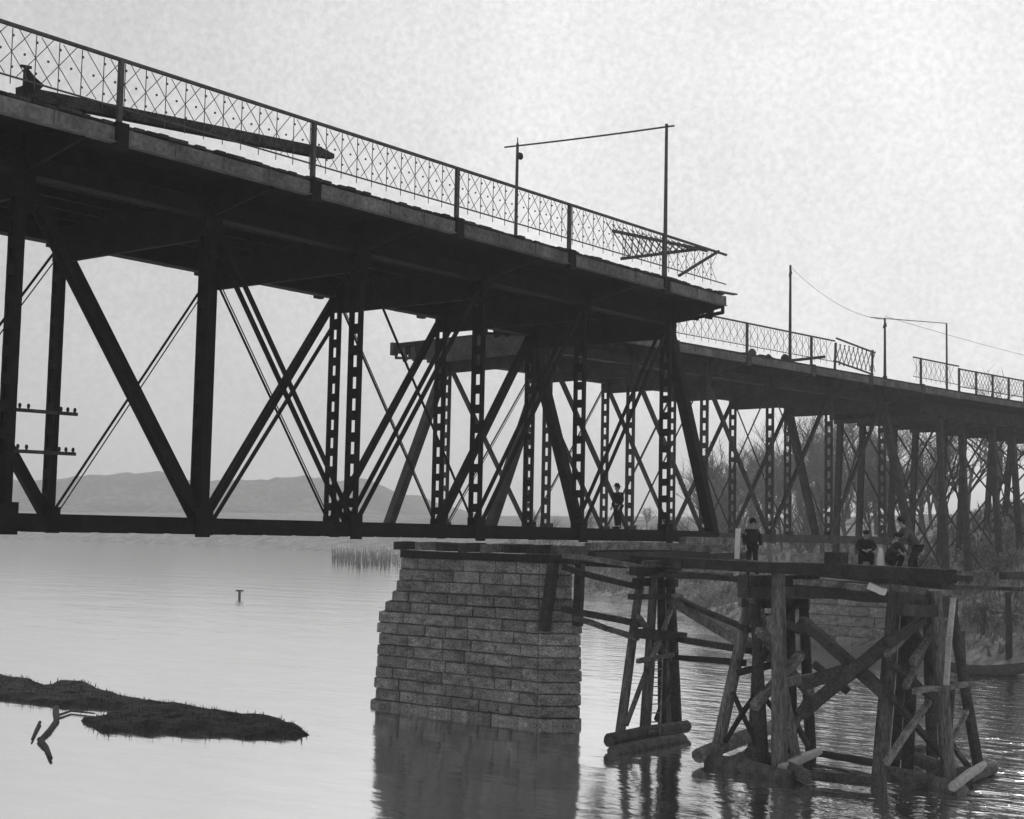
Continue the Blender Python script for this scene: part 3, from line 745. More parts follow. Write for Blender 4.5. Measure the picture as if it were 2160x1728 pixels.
T2 = trestle('broad crowded timber trestle in the middle of the three', (39.4, 20.6, 0),
    [((1503, 1600), (1588, 1240), -1.0, .40, TIMBER), ((1588, 1572), (1606, 1215), -.6, .36, TIMBER), ((1645, 1640), (1642, 1205), .3, .46, TIMBER), ((1712, 1590), (1692, 1210), -.4, .34, TIMBERD), ((1612, 1628), (1590, 1215), .4, .34, TIMBERD), ((1672, 1600), (1665, 1215), 0, .34, TIMBERD), ((1690, 1625), (1625, 1300), .2, .3, TIMBER)],
    [((1545, 1460), (1600, 1580), (21.4, 21.0), .15, TIMBERD), ((1528, 1565), (1606, 1445), (21.4, 21.0), .15, TIMBERD), ((1604, 1460), (1645, 1515), (20.4, 20.0), .18, TIMBERD), ((1555, 1420), (1650, 1398), (21.2, 20.0), .28, TIMBERD),
     ((1580, 1250), (1665, 1420), (20.3, 20.0), .24, TIMBER), ((1690, 1250), (1590, 1420), (20.4, 20.3), .24, TIMBERD), ((1600, 1330), (1712, 1470), (20.0, 20.0), .28, TIMBER), ((1650, 1480), (1705, 1570), (20.2, 20.4), .2, TIMBERD), ((1712, 1460), (1650, 1580), (20.2, 20.0), .26, TIMBER), ((1590, 1490), (1690, 1380), (19.9, 19.9), .3, TIMBER), ((1610, 1300), (1690, 1330), (20.2, 20.2), .3, TIMBERD), ((1640, 1440), (1720, 1430), (19.8, 19.8), .34, TIMBER)],
    [((1474, 1594), (1640, 1530), .44, TIMBER, .30), ((1495, 1604), (1665, 1642), .42, LOG, .12), ((1585, 1588), (1700, 1640), .42, LOG, .2), ((1560, 1620), (1690, 1600), .38, LOG, .12), ((1648, 1622), (1727, 1586), .26, TIMBERP, .30)],
    [((1565, 1226), (1715, 1226), (20.6, 20.6), .44, TIMBERD), ((1568, 1250), (1710, 1252), (20.1, 20.1), .38, TIMBERD), ((1575, 1270), (1700, 1274), (20.9, 20.9), .36, TIMBERD)], 12)
T3 = trestle('timber trestle at the right with a bright upright plank', (39.8, 15.9, 0),
    [((1850, 1660), (1890, 1222), 0, .44, TIMBER), ((1912, 1642), (1930, 1240), .1, .36, TIMBERD), ((2004, 1656), (1972, 1245), .1, .42, TIMBER), ((2070, 1626), (2006, 1275), .1, .34, TIMBERD), ((1968, 1612), (1955, 1245), .1, .36, TIMBERD), ((1885, 1620), (1912, 1260), .3, .3, TIMBERD), ((1995, 1600), (2010, 1440), .2, .22, TIMBERD)],
    [((1875, 1465), (1992, 1600), (16.2, 15.8), .20, TIMBERD), ((1868, 1610), (1960, 1480), (16.0, 15.8), .2, TIMBER), ((1930, 1458), (2040, 1444), (15.4, 15.2), .2, TIMBER), ((1990, 1550), (2062, 1640), (15.4, 15.4), .16, TIMBER), ((2040, 1500), (1985, 1610), (15.5, 15.5), .16, TIMBER), ((1870, 1380), (1950, 1300), (15.9, 15.9), .2, TIMBER), ((1925, 1330), (1975, 1420), (15.9, 15.7), .26, TIMBERD), ((1985, 1300), (1925, 1400), (15.7, 15.7), .24, TIMBER), ((1880, 1400), (1965, 1470), (16, 15.8), .22, TIMBERD), ((1960, 1340), (1910, 1450), (15.8, 15.8), .2, TIMBER)],
    [((1862, 1628), (2030, 1668), .40, LOG, .1), ((1868, 1602), (1945, 1580), .3, TIMBERD, .3), ((1910, 1655), (2040, 1630), .38, LOG, .15), ((2010, 1660), (2075, 1614), .24, TIMBERP, .32), ((2040, 1640), (2094, 1622), .36, LOG, .15), ((1930, 1600), (2000, 1632), .4, LOG, .3)],
    [((1885, 1262), (2008, 1276), (15.8, 15.4), .42, TIMBERD), ((1895, 1285), (1985, 1290), (15.6, 15.3), .36, TIMBERD), ((1890, 1240), (2000, 1250), (15.9, 15.5), .28, TIMBER)], 13)
random.seed(5)
beam_thing(at_p(1996, 1445, 14.9), at_p(2010, 1262, 14.9), .13, .1, TIMBERP, 'bright upright plank fixed to the right-hand trestle', 'plank', name='plank')
def bt(a, b, pa_, pb_, w, h, m, label, cat='timber', name='timber_beam', group=None): return beam_thing(at_p(a[0], a[1], pa_), at_p(b[0], b[1], pb_), w, h, m, label, cat, group, name)
# platform of skid beams across the trestle tops, square to the bridge
bt((1340, 1178), (2002, 1220), 27.3, 12.6, .34, .29, TIMBERD, 'heavy dark skid beam across the three trestle tops')
bt((1395, 1212), (1570, 1222), 25.0, 21.0, .18, .16, TIMBERD, 'thin dark timber under the skid beam between the first two trestles')
bt((1560, 1192), (2000, 1232), 22.4, 13.0, .34, .30, TIMBERD, 'dark lower skid beam over the middle and right trestles')
bt((1685, 1246), (1880, 1262), 18.6, 15.6, .3, .3, TIMBERD, 'dark timber strung below the platform between the middle and right trestles')
bt((1680, 1228), (1870, 1243), 18.7, 15.7, .22, .16, TIMBER, 'grey plank lying on the timber below the platform')
bt((1832, 1236), (1868, 1250), 15.6, 15.2, .3, .16, WHITE, 'short white board wedged under the platform', 'board', 'board')
bt((1985, 1214), (2046, 1222), 12.9, 12.1, .18, .14, TIMBERD, 'short dark stub of timber sticking out at the right of the platform')
for k, x in enumerate(range(1405, 2000, 62)):
    p_ = 25.4 - (x - 1405) * 12.2 / 595
    q = at_p(x, 1186 + (x - 1405) * .05, p_); beam_thing((39.2, q.y, q.z - .06), (41.6, q.y, q.z - .06), .26, .2, TIMBERD if k % 2 else TIMBER, 'crosswise platform plank over the trestles, ' + ('leftmost' if k == 0 else 'second third fourth fifth sixth seventh eighth ninth tenth'.split()[k - 1] + ' from the left'), 'plank', 'platform planks over the trestles', 'platform_plank')
fl_ = at_p(1590, 1205, 22.3)
for k, x in enumerate((40.7, 41.1, 41.5)):
    beam_thing((x, 27.0, 5.30), (x, 12.4, 5.22), .38, .1, TIMBER, ('long footway board just behind the skid beam', 'middle footway board behind the skid beam', 'furthest footway board behind the skid beam')[k], 'board', 'footway boards behind the skid beam', 'footway_board')
# braces and booms
bt((1186, 1284), (1350, 1316), 29.2, 26.0, .2, .2, TIMBERD, 'upper of two dark booms from the pier to the slim trestle', 'boom', 'timber_boom')
bt((1214, 1304), (1345, 1346), 28.9, 26.0, .17, .17, TIMBER, 'lower of two booms from the pier to the slim trestle', 'boom', 'timber_boom')
bt((1188, 1172), (1355, 1196), 29.0, 25.9, .16, .16, TIMBER, 'grey pole from the pier top to the slim trestle top', 'boom', 'timber_boom')
bt((1188, 1198), (1350, 1240), 29.0, 25.9, .18, .18, TIMBERD, 'slanting dark pole under the grey pole by the pier top', 'boom', 'timber_boom')
bt((1418, 1264), (1620, 1382), 25.8, 20.6, .34, .34, TIMBER, 'heavy slanting brace from the slim to the middle trestle', 'brace', 'timber_brace')
bt((1425, 1262), (1580, 1330), 25.6, 21.0, .2, .14, TIMBERD, 'dark brace lying over the heavy slanting brace', 'brace', 'timber_brace')
bt((1430, 1348), (1590, 1372), 25.7, 21.2, .2, .2, TIMBERD, 'upper level waling between the slim and middle trestles', 'brace', 'timber_brace')
bt((1428, 1386), (1570, 1400), 25.7, 21.2, .18, .18, TIMBERD, 'lower level waling between the slim and middle trestles', 'brace', 'timber_brace')
bt((1690, 1308), (1868, 1464), 18.8, 16.2, .3, .28, TIMBERD, 'dark brace sloping down from the middle to the right trestle', 'brace', 'timber_brace')
bt((1688, 1505), (1880, 1350), 18.6, 16.0, .30, .32, TIMBERD, 'thick brace rising from the middle to the right trestle', 'brace', 'timber_brace')
bt((1868, 1360), (2004, 1276), 16.0, 15.3, .2, .2, TIMBERD, 'brace rising across the head of the right trestle', 'brace', 'timber_brace')
bt((1700, 1440), (1800, 1410), 18.6, 17.2, .36, .36, TIMBERD, 'blocky lashed timber where the two braces cross', 'timber')
bt((1715, 1400), (1790, 1460), 18.3, 17.4, .2, .2, TIMBERD, 'short timber beside the crossing of the two braces', 'timber')
def boom(a, b, w, m, label):
    p0, p1 = at_z(*a, .22), at_z(*b, .22); mb = MB(); mb.tube([p0, lerp(p0, p1, .5), p1], [w / 2] * 3, 9, .05); thing('floating_boom', mb, m, label, 'boom')
boom((1722, 1588), (1860, 1612), .22, TIMBERD, 'thin boom at the water between the middle and right trestles, further one')
boom((1680, 1632), (1850, 1652), .26, TIMBERD, 'boom at the water between the middle and right trestles, nearer one')

# ------------------------------------------------------------------ mud spit, driftwood, stake
def spit():
    out_ = [(-60, 1424), (10, 1428), (60, 1434), (98, 1450), (118, 1438), (175, 1440), (250, 1466), (330, 1483), (420, 1496), (520, 1510), (600, 1522), (640, 1533), (646, 1540), (662, 1551), (620, 1555), (540, 1556), (470, 1555), (360, 1547), (260, 1544), (205, 1540), (170, 1526), (168, 1519), (215, 1512), (238, 1504), (225, 1496), (160, 1494), (100, 1488), (20, 1478), (-60, 1474)]  # front lobe follows the spit's mirror image, modelled as mud
    P = [at_z(x, y, 0) for x, y in out_]
    # densify, roughen
    Q = []
    for a, b in zip(P, P[1:] + P[:1]):
        n = max(2, int((b - a).length / .35))
        for i in range(n):
            q = lerp(a, b, i / n); k = fbm(q.x, q.y, 1.6, 3) * .16; Q.append(q + Vector((k, k, 0)))
    import mathutils.geometry as mg
    bm_v = [tuple(q) for q in Q]; n0 = len(bm_v)
    poly = np.array([(q.x, q.y) for q in Q])
    def edge_d(x, y):
        d = 1e9; ins = False
        for (ax, ay), (bx, by) in zip(poly, np.roll(poly, -1, 0)):
            if (ay > y) != (by > y) and x < (bx - ax) * (y - ay) / (by - ay) + ax: ins = not ins
        return (np.min(np.hypot(poly[:, 0] - x, poly[:, 1] - y)), ins)
    inner = []
    x0, y0 = poly.min(0); x1, y1 = poly.max(0)
    for x in np.arange(x0, x1, .33):
        for y in np.arange(y0, y1, .33):
            xx, yy = x + random.uniform(-.1, .1), y + random.uniform(-.1, .1)
            d, ins = edge_d(xx, yy)
            if ins and d > .18: inner.append((xx, yy, .05 + .16 * min(1, d / .8) + .10 * fbm(xx, yy, 1.3, 3) + .07 * fbm(xx, yy, 4.0, 2)))
    pts2 = [Vector((q.x, q.y)) for q in Q] + [Vector((a, b)) for a, b, c in inner]
    r = mg.delaunay_2d_cdt(pts2, [], [list(range(n0))], 1, 1e-5)
    zs = {}
    vs = []
    zin = {(round(a, 4), round(b, 4)): c for a, b, c in inner}
    for v in r[0]: vs.append((v.x, v.y, zin.get((round(v.x, 4), round(v.y, 4)), -.06)))
    me = bpy.data.meshes.new('mud_spit_and_reflection'); me.from_pydata(vs, [], [tuple(f) for f in r[2]]); me.update(); me.materials.append(MUD)
    tag(put('mud_spit_and_reflection', me), kind='structure')
    mb = MB()
    for a, b, c in inner:
        for _ in range(2):
            an = random.random() * 6.28; l = random.uniform(.03, .14) if fbm(a, b, .5) < .3 else random.uniform(.06, .16); w_ = .03; ex, ey = math.cos(an), math.sin(an)
            bx, by = a + random.uniform(-.15, .15), b + random.uniform(-.15, .15)
            mb.add([(bx - ey * w_, by + ex * w_, c - .08), (bx + ey * w_, by - ex * w_, c - .08), (bx + ex * l * .6, by + ey * l * .6, c + l)], [(0, 1, 2)])
    tag(put('weeds', mb.mesh('weeds', BLADE)), kind='stuff')
spit()
def drift(name, lines, label):
    mb = MB()
    for pts, r in lines:
        P = [at_z(x, y, .06) for x, y in pts]; mb.tube(P, [r * (1 - .5 * i / (len(P) - 1)) for i in range(len(P))], 6, .1)
    thing(name, mb, TIMBERD, label, 'branch')
drift('driftwood_branch', [([(118, 1494), (120, 1518), (104, 1540), (84, 1560)], .11), ([(84, 1560), (98, 1576), (108, 1600)], .09), ([(120, 1510), (150, 1500), (200, 1505)], .05)], 'dark crooked driftwood branch in shallow water below the mud spit')
drift('driftwood_branch', [([(84, 1524), (76, 1540), (67, 1560)], .06)], 'small thin driftwood stick beside the crooked branch')
b0 = at_z(505, 1260, 0); mb = MB(); mb.bar((b0.x, b0.y, -.4), (b0.x, b0.y, .62), .17, .17, (1, 0, 0)); mb.bar(b0 + right * -.36 + Vector((0, 0, .6)), b0 + right * .36 + Vector((0, 0, .6)), .15, .14)
thing('mooring_stake', mb, TIMBERD, 'dark T-shaped stake standing alone in the open water at left', 'stake')

# ------------------------------------------------------------------ people
def skin_mesh(name, pts, edges, rad, m, sub=1, rootv=0):
    me = bpy.data.meshes.new(name); me.from_pydata(pts, edges, []); me.update()
    o = bpy.data.objects.new(name, me); col.objects.link(o)
    sk = o.modifiers.new('skin', 'SKIN'); sk.use_smooth_shade = True
    for i, r in enumerate(rad):
        v = me.skin_vertices[0].data[i]; v.radius = (r, r) if isinstance(r, (int, float)) else r; v.use_root = (i == rootv)
    ss = o.modifiers.new('sub', 'SUBSURF'); ss.levels = sub; ss.render_levels = sub
    dg = bpy.context.evaluated_depsgraph_get()
    nm = bpy.data.meshes.new_from_object(o.evaluated_get(dg)); nm.name = name
    bpy.data.objects.remove(o); nm.materials.clear(); nm.materials.append(m)
    for p in nm.polygons: p.use_smooth = True
    return nm
POSES = {
 # joints in metres, x forward, y left, z up
 'stand': dict(pel=(0, 0, .93), chest=(.02, 0, 1.25), neck=(.03, 0, 1.47), head=(.06, 0, 1.62), kneeL=(.03, .11, .5), ankL=(0, .13, .08), toeL=(.16, .15, .04), kneeR=(.02, -.11, .5), ankR=(-.05, -.13, .08), toeR=(.11, -.16, .04),
               elbL=(.0, .28, 1.14), wrL=(.12, .26, .9), elbR=(-.03, -.28, 1.14), wrR=(.1, -.26, .9)),
 'crouch': dict(pel=(-.12, 0, .42), chest=(.08, 0, .72), neck=(.17, 0, .92), head=(.24, 0, 1.06), kneeL=(.32, .16, .5), ankL=(.08, .17, .09), toeL=(.24, .19, .04), kneeR=(.33, -.16, .46), ankR=(.1, -.17, .09), toeR=(.26, -.19, .04),
               elbL=(.25, .27, .66), wrL=(.42, .1, .6), elbR=(.25, -.27, .64), wrR=(.43, -.08, .58)),
 'lean': dict(pel=(-.12, 0, .9), chest=(.1, 0, 1.18), neck=(.24, 0, 1.36), head=(.33, 0, 1.48), kneeL=(.14, .13, .5), ankL=(.05, .15, .08), toeL=(.21, .17, .04), kneeR=(-.08, -.12, .48), ankR=(-.26, -.14, .08), toeR=(-.1, -.15, .04),
               elbL=(.3, .3, 1.1), wrL=(.52, .24, 1.02), elbR=(.3, -.28, 1.06), wrR=(.5, -.2, .92)),
}
def person(loc, face, pose, label, coat=CLOTH, trous=CLOTH, hat='brim', h=1.0):
    e = empty('person', loc, face, label=label, cat='person'); J = {k: Vector(v) * h for k, v in POSES[pose].items()}
    P = []; E = []; Rr = []
    def add(p, r, par=None):
        P.append(tuple(p)); Rr.append(r)
        if par is not None: E.append((par, len(P) - 1))
        return len(P) - 1
    pel = add(J['pel'], .12); ch = add(J['chest'], (.14, .12), pel); ne = add(J['neck'], .055, ch); hd0 = add(lerp(J['neck'], J['head'], .55), .07, ne); hd = add(J['head'] + Vector((.01, 0, .0)), .085, hd0); add(J['head'] + Vector((-.005, 0, .09)), .065, hd)
    for s, y in (('L', 1), ('R', -1)):
        hip = add(J['pel'] + Vector((0, .1 * y, -.06)), .085, pel); kn = add(J['knee' + s], .06, hip); an = add(J['ank' + s], .045, kn); add(J['toe' + s], .035, an)
        sh = add(J['neck'] + Vector((-.03, .18 * y, -.07)), .06, ch); el = add(J['elb' + s], .042, sh); wr = add(J['wr' + s], .028, el)
        d = (J['wr' + s] - J['elb' + s]).normalized(); side = d.cross(Vector((0, y, .2))).normalized(); out_ = d.cross(side).normalized()
        pm = add(J['wr' + s] + d * .07, (.034, .02), wr)
        for k, l in ((-.03, .075), (-.01, .09), (.01, .084), (.028, .066)):
            b1 = add(J['wr' + s] + d * .115 + side * k, .009, pm); add(J['wr' + s] + d * (.115 + l * .6) + side * k * 1.2 + out_ * .012, .008, b1)
        add(J['wr' + s] + d * .07 + side * .055 + out_ * .02, .010, pm)
    put('body', skin_mesh('body', P, E, Rr, SKIN), e)
    # face
    hp = J['head']
    f = MB(); f.ball(hp + Vector((.098, 0, -.005)), .018, 6, 4, (1, .7, 1.5)); put('nose', f.mesh('nose', SKIN), e)
    for y in (-1, 1):
        f = MB(); f.ball(hp + Vector((.08, .032 * y, .02)), .011, 6, 4); put('eye', f.mesh('eye', CERAM), e)
        f = MB(); f.ball(hp + Vector((0, .088 * y, 0)), .028, 6, 4, (.8, .4, 1.3)); put('ear', f.mesh('ear', SKIN), e)
    f = MB(); f.ball(hp + Vector((-.03, 0, .03)), .095, 10, 7, (1, 1, 1)); put('hair', f.mesh('hair', CLOTH, smooth=True), e)
    # coat, trousers, boots as second skins
    P, E, Rr = [], [], []
    pel = add(J['pel'] + Vector((0, 0, -.06)), (.19, .17), None); ch = add(J['chest'], (.19, .165), pel); nk = add(J['neck'] + Vector((0, 0, -.02)), .085, ch)
    for s, y in (('L', 1), ('R', -1)):
        sh = add(J['neck'] + Vector((-.03, .19 * y, -.08)), .09, ch); el = add(J['elb' + s], .07, sh); add(lerp(J['elb' + s], J['wr' + s], .93), .055, el)
    put('coat', skin_mesh('coat', P, E, Rr, coat), e)
    P, E, Rr = [], [], []
    pel = add(J['pel'] + Vector((0, 0, .02)), .14)
    for s, y in (('L', 1), ('R', -1)):
        hip = add(J['pel'] + Vector((0, .1 * y, -.06)), .115, pel); kn = add(J['knee' + s], .085, hip); add(lerp(J['knee' + s], J['ank' + s], .92), .068, kn)
    put('trousers', skin_mesh('trousers', P, E, Rr, trous), e)
    for s in 'LR':
        P, E, Rr = [], [], []
        a = add(J['ank' + s] + Vector((0, 0, .06)), .06); b = add(J['ank' + s] + Vector((.0, 0, -.03)), .055, a); add(J['toe' + s] + Vector((.03, 0, 0)), (.05, .04), b)
        put('boot', skin_mesh('boot', P, E, Rr, HATM), e)
    t = MB()
    if hat == 'brim': t.tube([hp + Vector((0, 0, .06)), hp + Vector((0, 0, .075))], [.17, .165], 14); t.tube([hp + Vector((0, 0, .07)), hp + Vector((0, 0, .13)), hp + Vector((-.01, 0, .18))], [.105, .1, .07], 12)
    else: t.ball(hp + Vector((-.01, 0, .07)), .105, 12, 6, (1.05, 1, .6)); t.tube([hp + Vector((.05, 0, .055)), hp + Vector((.16, 0, .045))], [.07, .05], 8)
    put('hat', t.mesh('hat', HATM), e)
    return e
FZ = 5.36
def on_footway(px, s=41.05):
    # point of the footway (x = s) in picture column px
    lo = at_s(px, 1195, s); return Vector((s, lo.y, FZ - (25 - lo.y) * .004))
person(on_footway(1586), math.pi + .9, 'stand', 'person in dark coat standing on the platform beside a white post', h=.98)
person(on_footway(1826) + Vector((0, 0, .28)), math.pi + .5, 'crouch', 'person crouching in dark clothes on the platform, leftmost of the group of three', hat='cap')
person(on_footway(1880) + Vector((0, 0, .22)), math.pi + 1.3, 'crouch', 'person crouching in the middle of the group on the platform', coat=CLOTHG, hat='cap')
person(on_footway(1926), math.pi * .75, 'lean', 'person leaning forward in a brimmed hat at the right of the platform group', coat=CLOTHG, h=1.15)
bq = at_p(1303, 1115, 30.0); person((bq.x, 30.0, ZB1), math.pi * .9, 'stand', 'small dark person standing on the bottom chord inside the near truss', h=.5 if False else .92)
# boxes for the crouching pair to sit on
for k, px in enumerate((1826, 1880)):
    q = on_footway(px); mb = MB(); mb.box(q.x - .25, q.x + .25, q.y - .3, q.y + .3, q.z - .04, q.z + (.28, .22)[k])
    thing('timber_block', mb, TIMBERD, ('squared timber block under the leftmost crouching person', 'squared timber block under the middle crouching person')[k], 'block')
q = on_footway(1553, 40.5); mb = MB(); mb.bar((q.x, q.y, 5.3), (q.x + .05, q.y - .03, 6.78), .13, .1, (1, 0, 0))
thing('white_post', mb, WHITE, 'slim white post upright on the platform left of the standing person', 'post')
q = on_footway(1765, 40.0); mb = MB(); mb.box(q.x - .25, q.x + .2, q.y - .28, q.y + .28, 5.6, 6.13); thing('tool_chest', mb, TIMBERD, 'small dark box on the skid beam left of the crouching group', 'box')
q = on_footway(1858, 40.9); mb = MB(); mb.tube([(q.x, q.y, q.z), (q.x, q.y, q.z + .62), (q.x, q.y, q.z + .95)], [.13, .13, .05], 10); thing('milk_can', mb, WHITE, 'pale can standing between the two crouching people', 'can')

# ------------------------------------------------------------------ trees
def make_tree(seed, H, lean=0.0, dens=1.0):
    rd = random.Random(seed); tr = MB(); cr_ = MB()
    def grow(p, d, ln, r, lev):
        n = 3 if lev < 2 else 2; pts = [p]; q = p.copy(); dd = d.copy()
        for i in range(n):
            dd = (dd + Vector((rd.uniform(-1, 1), rd.uniform(-1, 1), rd.uniform(-.3, .6))) * (.12 + .05 * lev)).normalized(); q = q + dd * ln / n; pts.append(q.copy())
        rr = [r * (1 - .45 * i / n) for i in range(n + 1)]
        (tr if lev < 2 else cr_).tube(pts, rr, (7, 5, 4, 3, 3)[lev])
        if lev >= 4: return
        k = int((5, 5, 5, 4)[lev] * dens + rd.random())
        for i in range(k):
            t = (.35 + .65 * (i + rd.random()) / k) if lev == 0 else (.2 + .8 * (i + rd.random()) / k)
            j = min(n - 1, int(t * n)); b = pts[j].lerp(pts[j + 1], t * n - j)
            ax = Vector((rd.uniform(-1, 1), rd.uniform(-1, 1), 0)).normalized()
            nd = (dd * .75 + ax * .75 + Vector((0, 0, .25))).normalized()
            grow(b, nd, ln * rd.uniform(.5, .72), r * .5, lev + 1)
    grow(Vector((0, 0, -.3)), Vector((lean, lean * .4, 1)).normalized(), H * .55, H * .022, 0)
    return tr.mesh('trunk', BARK), cr_.mesh('crown', TWIG)
protos = [make_tree(s, 10, l, d) for s, l, d in ((1, .05, 1.0), (2, -.1, 1.15), (3, .12, .9), (4, 0, 1.1), (5, .0, 1.2))]
KLAB = ['bare tree with upright narrow crown', 'bare tree with dense twiggy crown', 'thin bare tree leaning sideways', 'bare tree with broad forked crown', 'low bare tree with crowded twigs']
def tree(x, y, H, k, label=None):
    e = empty('bare_tree', (x, y, ground(x, y)), random.uniform(0, 6.28), label=label or KLAB[k], cat='tree', group='bare trees on the far bank')
    s = H / 10; e.scale = (s * random.uniform(.85, 1.1), s * random.uniform(.85, 1.1), s)
    put('trunk', protos[k][0], e); put('crown', protos[k][1], e)
ORD = 'leftmost second third fourth fifth sixth seventh eighth ninth tenth eleventh twelfth thirteenth fourteenth fifteenth sixteenth seventeenth eighteenth nineteenth twentieth'.split()
def place(i, n): return 'leftmost such' if i == 0 else 'rightmost such' if i == n - 1 else ORD[i] + ' such from the left'
random.seed(21); TREES = []
for px, d in [(1080, 230), (1130, 250), (1165, 215), (1240, 230), (1290, 205), (1330, 185), (1365, 240), (1400, 190), (1440, 172), (1470, 150), (1505, 160), (1540, 175), (1560, 140), (1590, 160), (1625, 150), (1650, 170), (1680, 140), (1705, 155), (1735, 150), (1760, 165), (1790, 140), (1815, 155), (1840, 135), (1865, 150), (1890, 142), (1915, 135), (1940, 150), (1965, 130), (1985, 118), (2000, 140), (2040, 150), (2100, 155), (1955, 116), (1700, 128)] + [(1490 + 30 * i, 165 + 55 * ((i * 37) % 17) / 17) for i in range(13)]:
    q = at_d(px, 1100, d); d2 = shore_d1(q.x, q.y)
    while d2 < 6: q += fwd * 8; d2 = shore_d1(q.x, q.y)
    D_ = (q.x * fwd.x + q.y * fwd.y); H = (8.5 + 5 * random.random()) * (D_ / 145 if px > 1480 else .5)
    if shore_d1(q.x, q.y) < 2: continue
    TREES.append((px, q.x, q.y, H, random.randrange(5)))
TREES.sort(key=lambda t: (colx(Vector((t[1], t[2], 0)))))
for kk in range(5):
    same = [t for t in TREES if t[4] == kk]
    for i, (px, x, y, H, k) in enumerate(same): tree(x, y, H, k, KLAB[k] + ' on far bank, ' + place(i, len(same)))
# bushes on the bank
def bush(x, y, r, label, seed, m=GRASS, grp='scrub bushes on the far bank'):
    rd = random.Random(seed); mb = MB(); z = ground(x, y)
    e = empty('bush', (x, y, z), label=label, cat='bush', group=grp)
    st_ = MB()
    for i in range(6):
        an = rd.random() * 6.28; st_.tube([(0, 0, -.1), (math.cos(an) * r * .3, math.sin(an) * r * .3, r * .5), (math.cos(an) * r * .7, math.sin(an) * r * .7, r * rd.uniform(.7, 1.1))], [.05 * r, .035 * r, .015 * r], 4)
    obj('stem', st_, BARK, e)
    for i in range(420):
        while True:
            v = Vector((rd.uniform(-1, 1), rd.uniform(-1, 1), rd.uniform(0, 1)))
            if .35 < v.length < 1 and fbm(v.x * 3 + seed, v.y * 3 + v.z * 2, .8, 2) > -.25: break
        c = Vector((v.x * r, v.y * r, v.z * r * .9)); a = Vector((rd.gauss(0, 1), rd.gauss(0, 1), rd.gauss(0, 1))).normalized(); b = a.orthogonal().normalized(); s = r * rd.uniform(.05, .11)
        mb.add([c - a * s, c + b * s * .6, c + a * s, c - b * s * .6], [(0, 1, 2, 3)])
    obj('foliage', mb, m, e)
k = 0; BUSH = []
for px, d, r in ((1310, 176, 3.6), (1345, 170, 4.2), (1385, 166, 3.0), (1430, 160, 4.0), (1475, 150, 3.2), (1150, 200, 4), (1230, 185, 3.2), (1520, 128, 2.2), (1600, 124, 2.4), (1700, 118, 2.0), (1760, 112, 2.6), (1850, 108, 2), (1930, 104, 2.2), (2060, 98, 1.8), (2110, 92, 1.5), (2050, 80, 1.2), (2080, 84, 1.4), (2130, 82, 1.6), (1900, 96, 1.4), (1960, 90, 1.3), (1540, 112, 1.5), (1280, 150, 2.0)):
    q = at_d(px, 1100, d)
    while shore_d1(q.x, q.y) < 2: q += fwd * 6
    BUSH.append((colx(Vector((q.x, q.y, 0))), q.x, q.y, r, 50 + k, MATS['dry_grass'] if k % 2 else TWIG)); k += 1
BUSH.sort(key=lambda b: b[0])
for big in (True, False):
    same = [b for b in BUSH if (b[3] > 2.9) == big]
    for i, b in enumerate(same): bush(b[1], b[2], b[3], ('large dry bush near the top of the far bank, ' if big else 'small dry bush on the far bank slope, ') + place(i, len(same)), b[4], b[5])
# thin upright blades imitating the dark reflections of trees in the far water
mb = MB()
for i in range(520):
    px = 700 + 150 * rng.random(); y = 1150 + 46 * rng.random() * (1 if px > 740 else .9)
    q = at_z(px, y, 0); h = .9 + 1.8 * rng.random(); w_ = .09
    mb.add([(q.x - w_ * right.x, q.y - w_ * right.y, -.1), (q.x + w_ * right.x, q.y + w_ * right.y, -.1), (q.x + rng.normal() * .15, q.y + rng.normal() * .15, h)], [(0, 1, 2)])
    mb.add([(q.x - w_ * fwd.x, q.y - w_ * fwd.y, -.1), (q.x + w_ * fwd.x, q.y + w_ * fwd.y, -.1), (q.x + rng.normal() * .15, q.y + rng.normal() * .15, h)], [(0, 1, 2)])
tag(put('reflection_blades', mb.mesh('reflection_blades', BLADE)), kind='stuff')

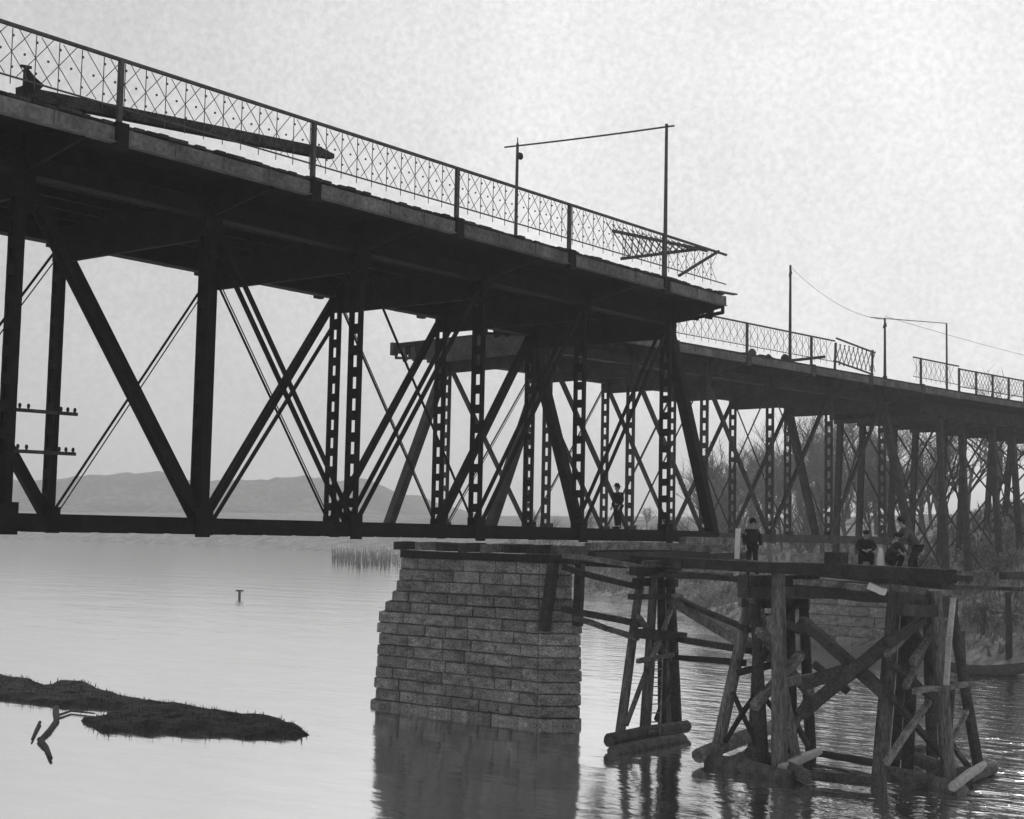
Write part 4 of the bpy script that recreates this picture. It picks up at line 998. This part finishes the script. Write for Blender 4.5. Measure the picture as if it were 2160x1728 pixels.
# ------------------------------------------------------------------ shore things at right: boat, mooring posts
def boat():
    q = at_z(2085, 1424, 0); e = empty('rowing_boat', (q.x, q.y, .0), HEAD - math.pi / 2 + .15, label='small dark rowing boat drawn up at the water edge at the right', cat='boat')
    mb = MB(); n = 12; st_ = []
    for i in range(n + 1):
        t = i / n * 2 - 1; wd = .62 * (1 - abs(t) ** 2.6) + .02; zt = .42 + .22 * t * t; zb = -.08 + .3 * abs(t) ** 4
        x = t * 2.1
        st_ += [(x, -wd, zt), (x, -wd * .75, zb + .12), (x, 0, zb), (x, wd * .75, zb + .12), (x, wd, zt), (x, wd - .05, zt), (x, wd * .7 - .04, zb + .17), (x, 0, zb + .06), (x, -wd * .7 + .04, zb + .17), (x, -wd + .05, zt)]
    fs = []
    for i in range(n):
        for k in range(10): fs.append((i * 10 + k, (i + 1) * 10 + k, (i + 1) * 10 + (k + 1) % 10, i * 10 + (k + 1) % 10))
    mb.add(st_, fs); obj('hull', mb, TIMBERD, e, smooth=True)
    for x in (-.9, .1, 1.0): s_ = MB(); s_.box(x - .12, x + .12, -.5, .5, .3, .34); obj('thwart', s_, TIMBER, e)
boat()
for k, (px, y, h, lab) in enumerate(((2128, 1398, 3.4, 'tall dark mooring post at the right edge of the far bank'), (2030, 1400, 2.6, 'dark mooring post behind the right-hand trestle'), (2075, 1380, 1.6, 'short dark mooring post on the bank above the boat'))):
    q = at_z(px, y, .3); z = ground(q.x, q.y); mb = MB(); mb.tube([(q.x, q.y, z - .6), (q.x + .05, q.y, z + h * .5), (q.x + .08, q.y + .05, z + h)], [.2, .17, .15], 8, .05)
    thing('mooring_post', mb, TIMBERD, lab, 'post')

# ------------------------------------------------------------------ haze
hz = MB(); hz.box(-1450, 1450, -1450, 1450, -1.2, 125)
hm = bpy.data.materials.new('haze'); hm.use_nodes = True; t = hm.node_tree; t.nodes.clear()
o_ = N(t, 'ShaderNodeOutputMaterial'); v_ = N(t, 'ShaderNodeVolumePrincipled'); v_.inputs['Color'].default_value = (1, 1, 1, 1); v_.inputs['Density'].default_value = .00065; v_.inputs['Anisotropy'].default_value = 0.5
L(t, v_.outputs[0], o_.inputs['Volume'])
tag(put('haze', hz.mesh('haze', hm)), kind='stuff')
print('objects', len(bpy.data.objects), 'tris', sum(len(p.vertices) - 2 for m_ in bpy.data.meshes for p in m_.polygons), 'pier blocks', n_a)
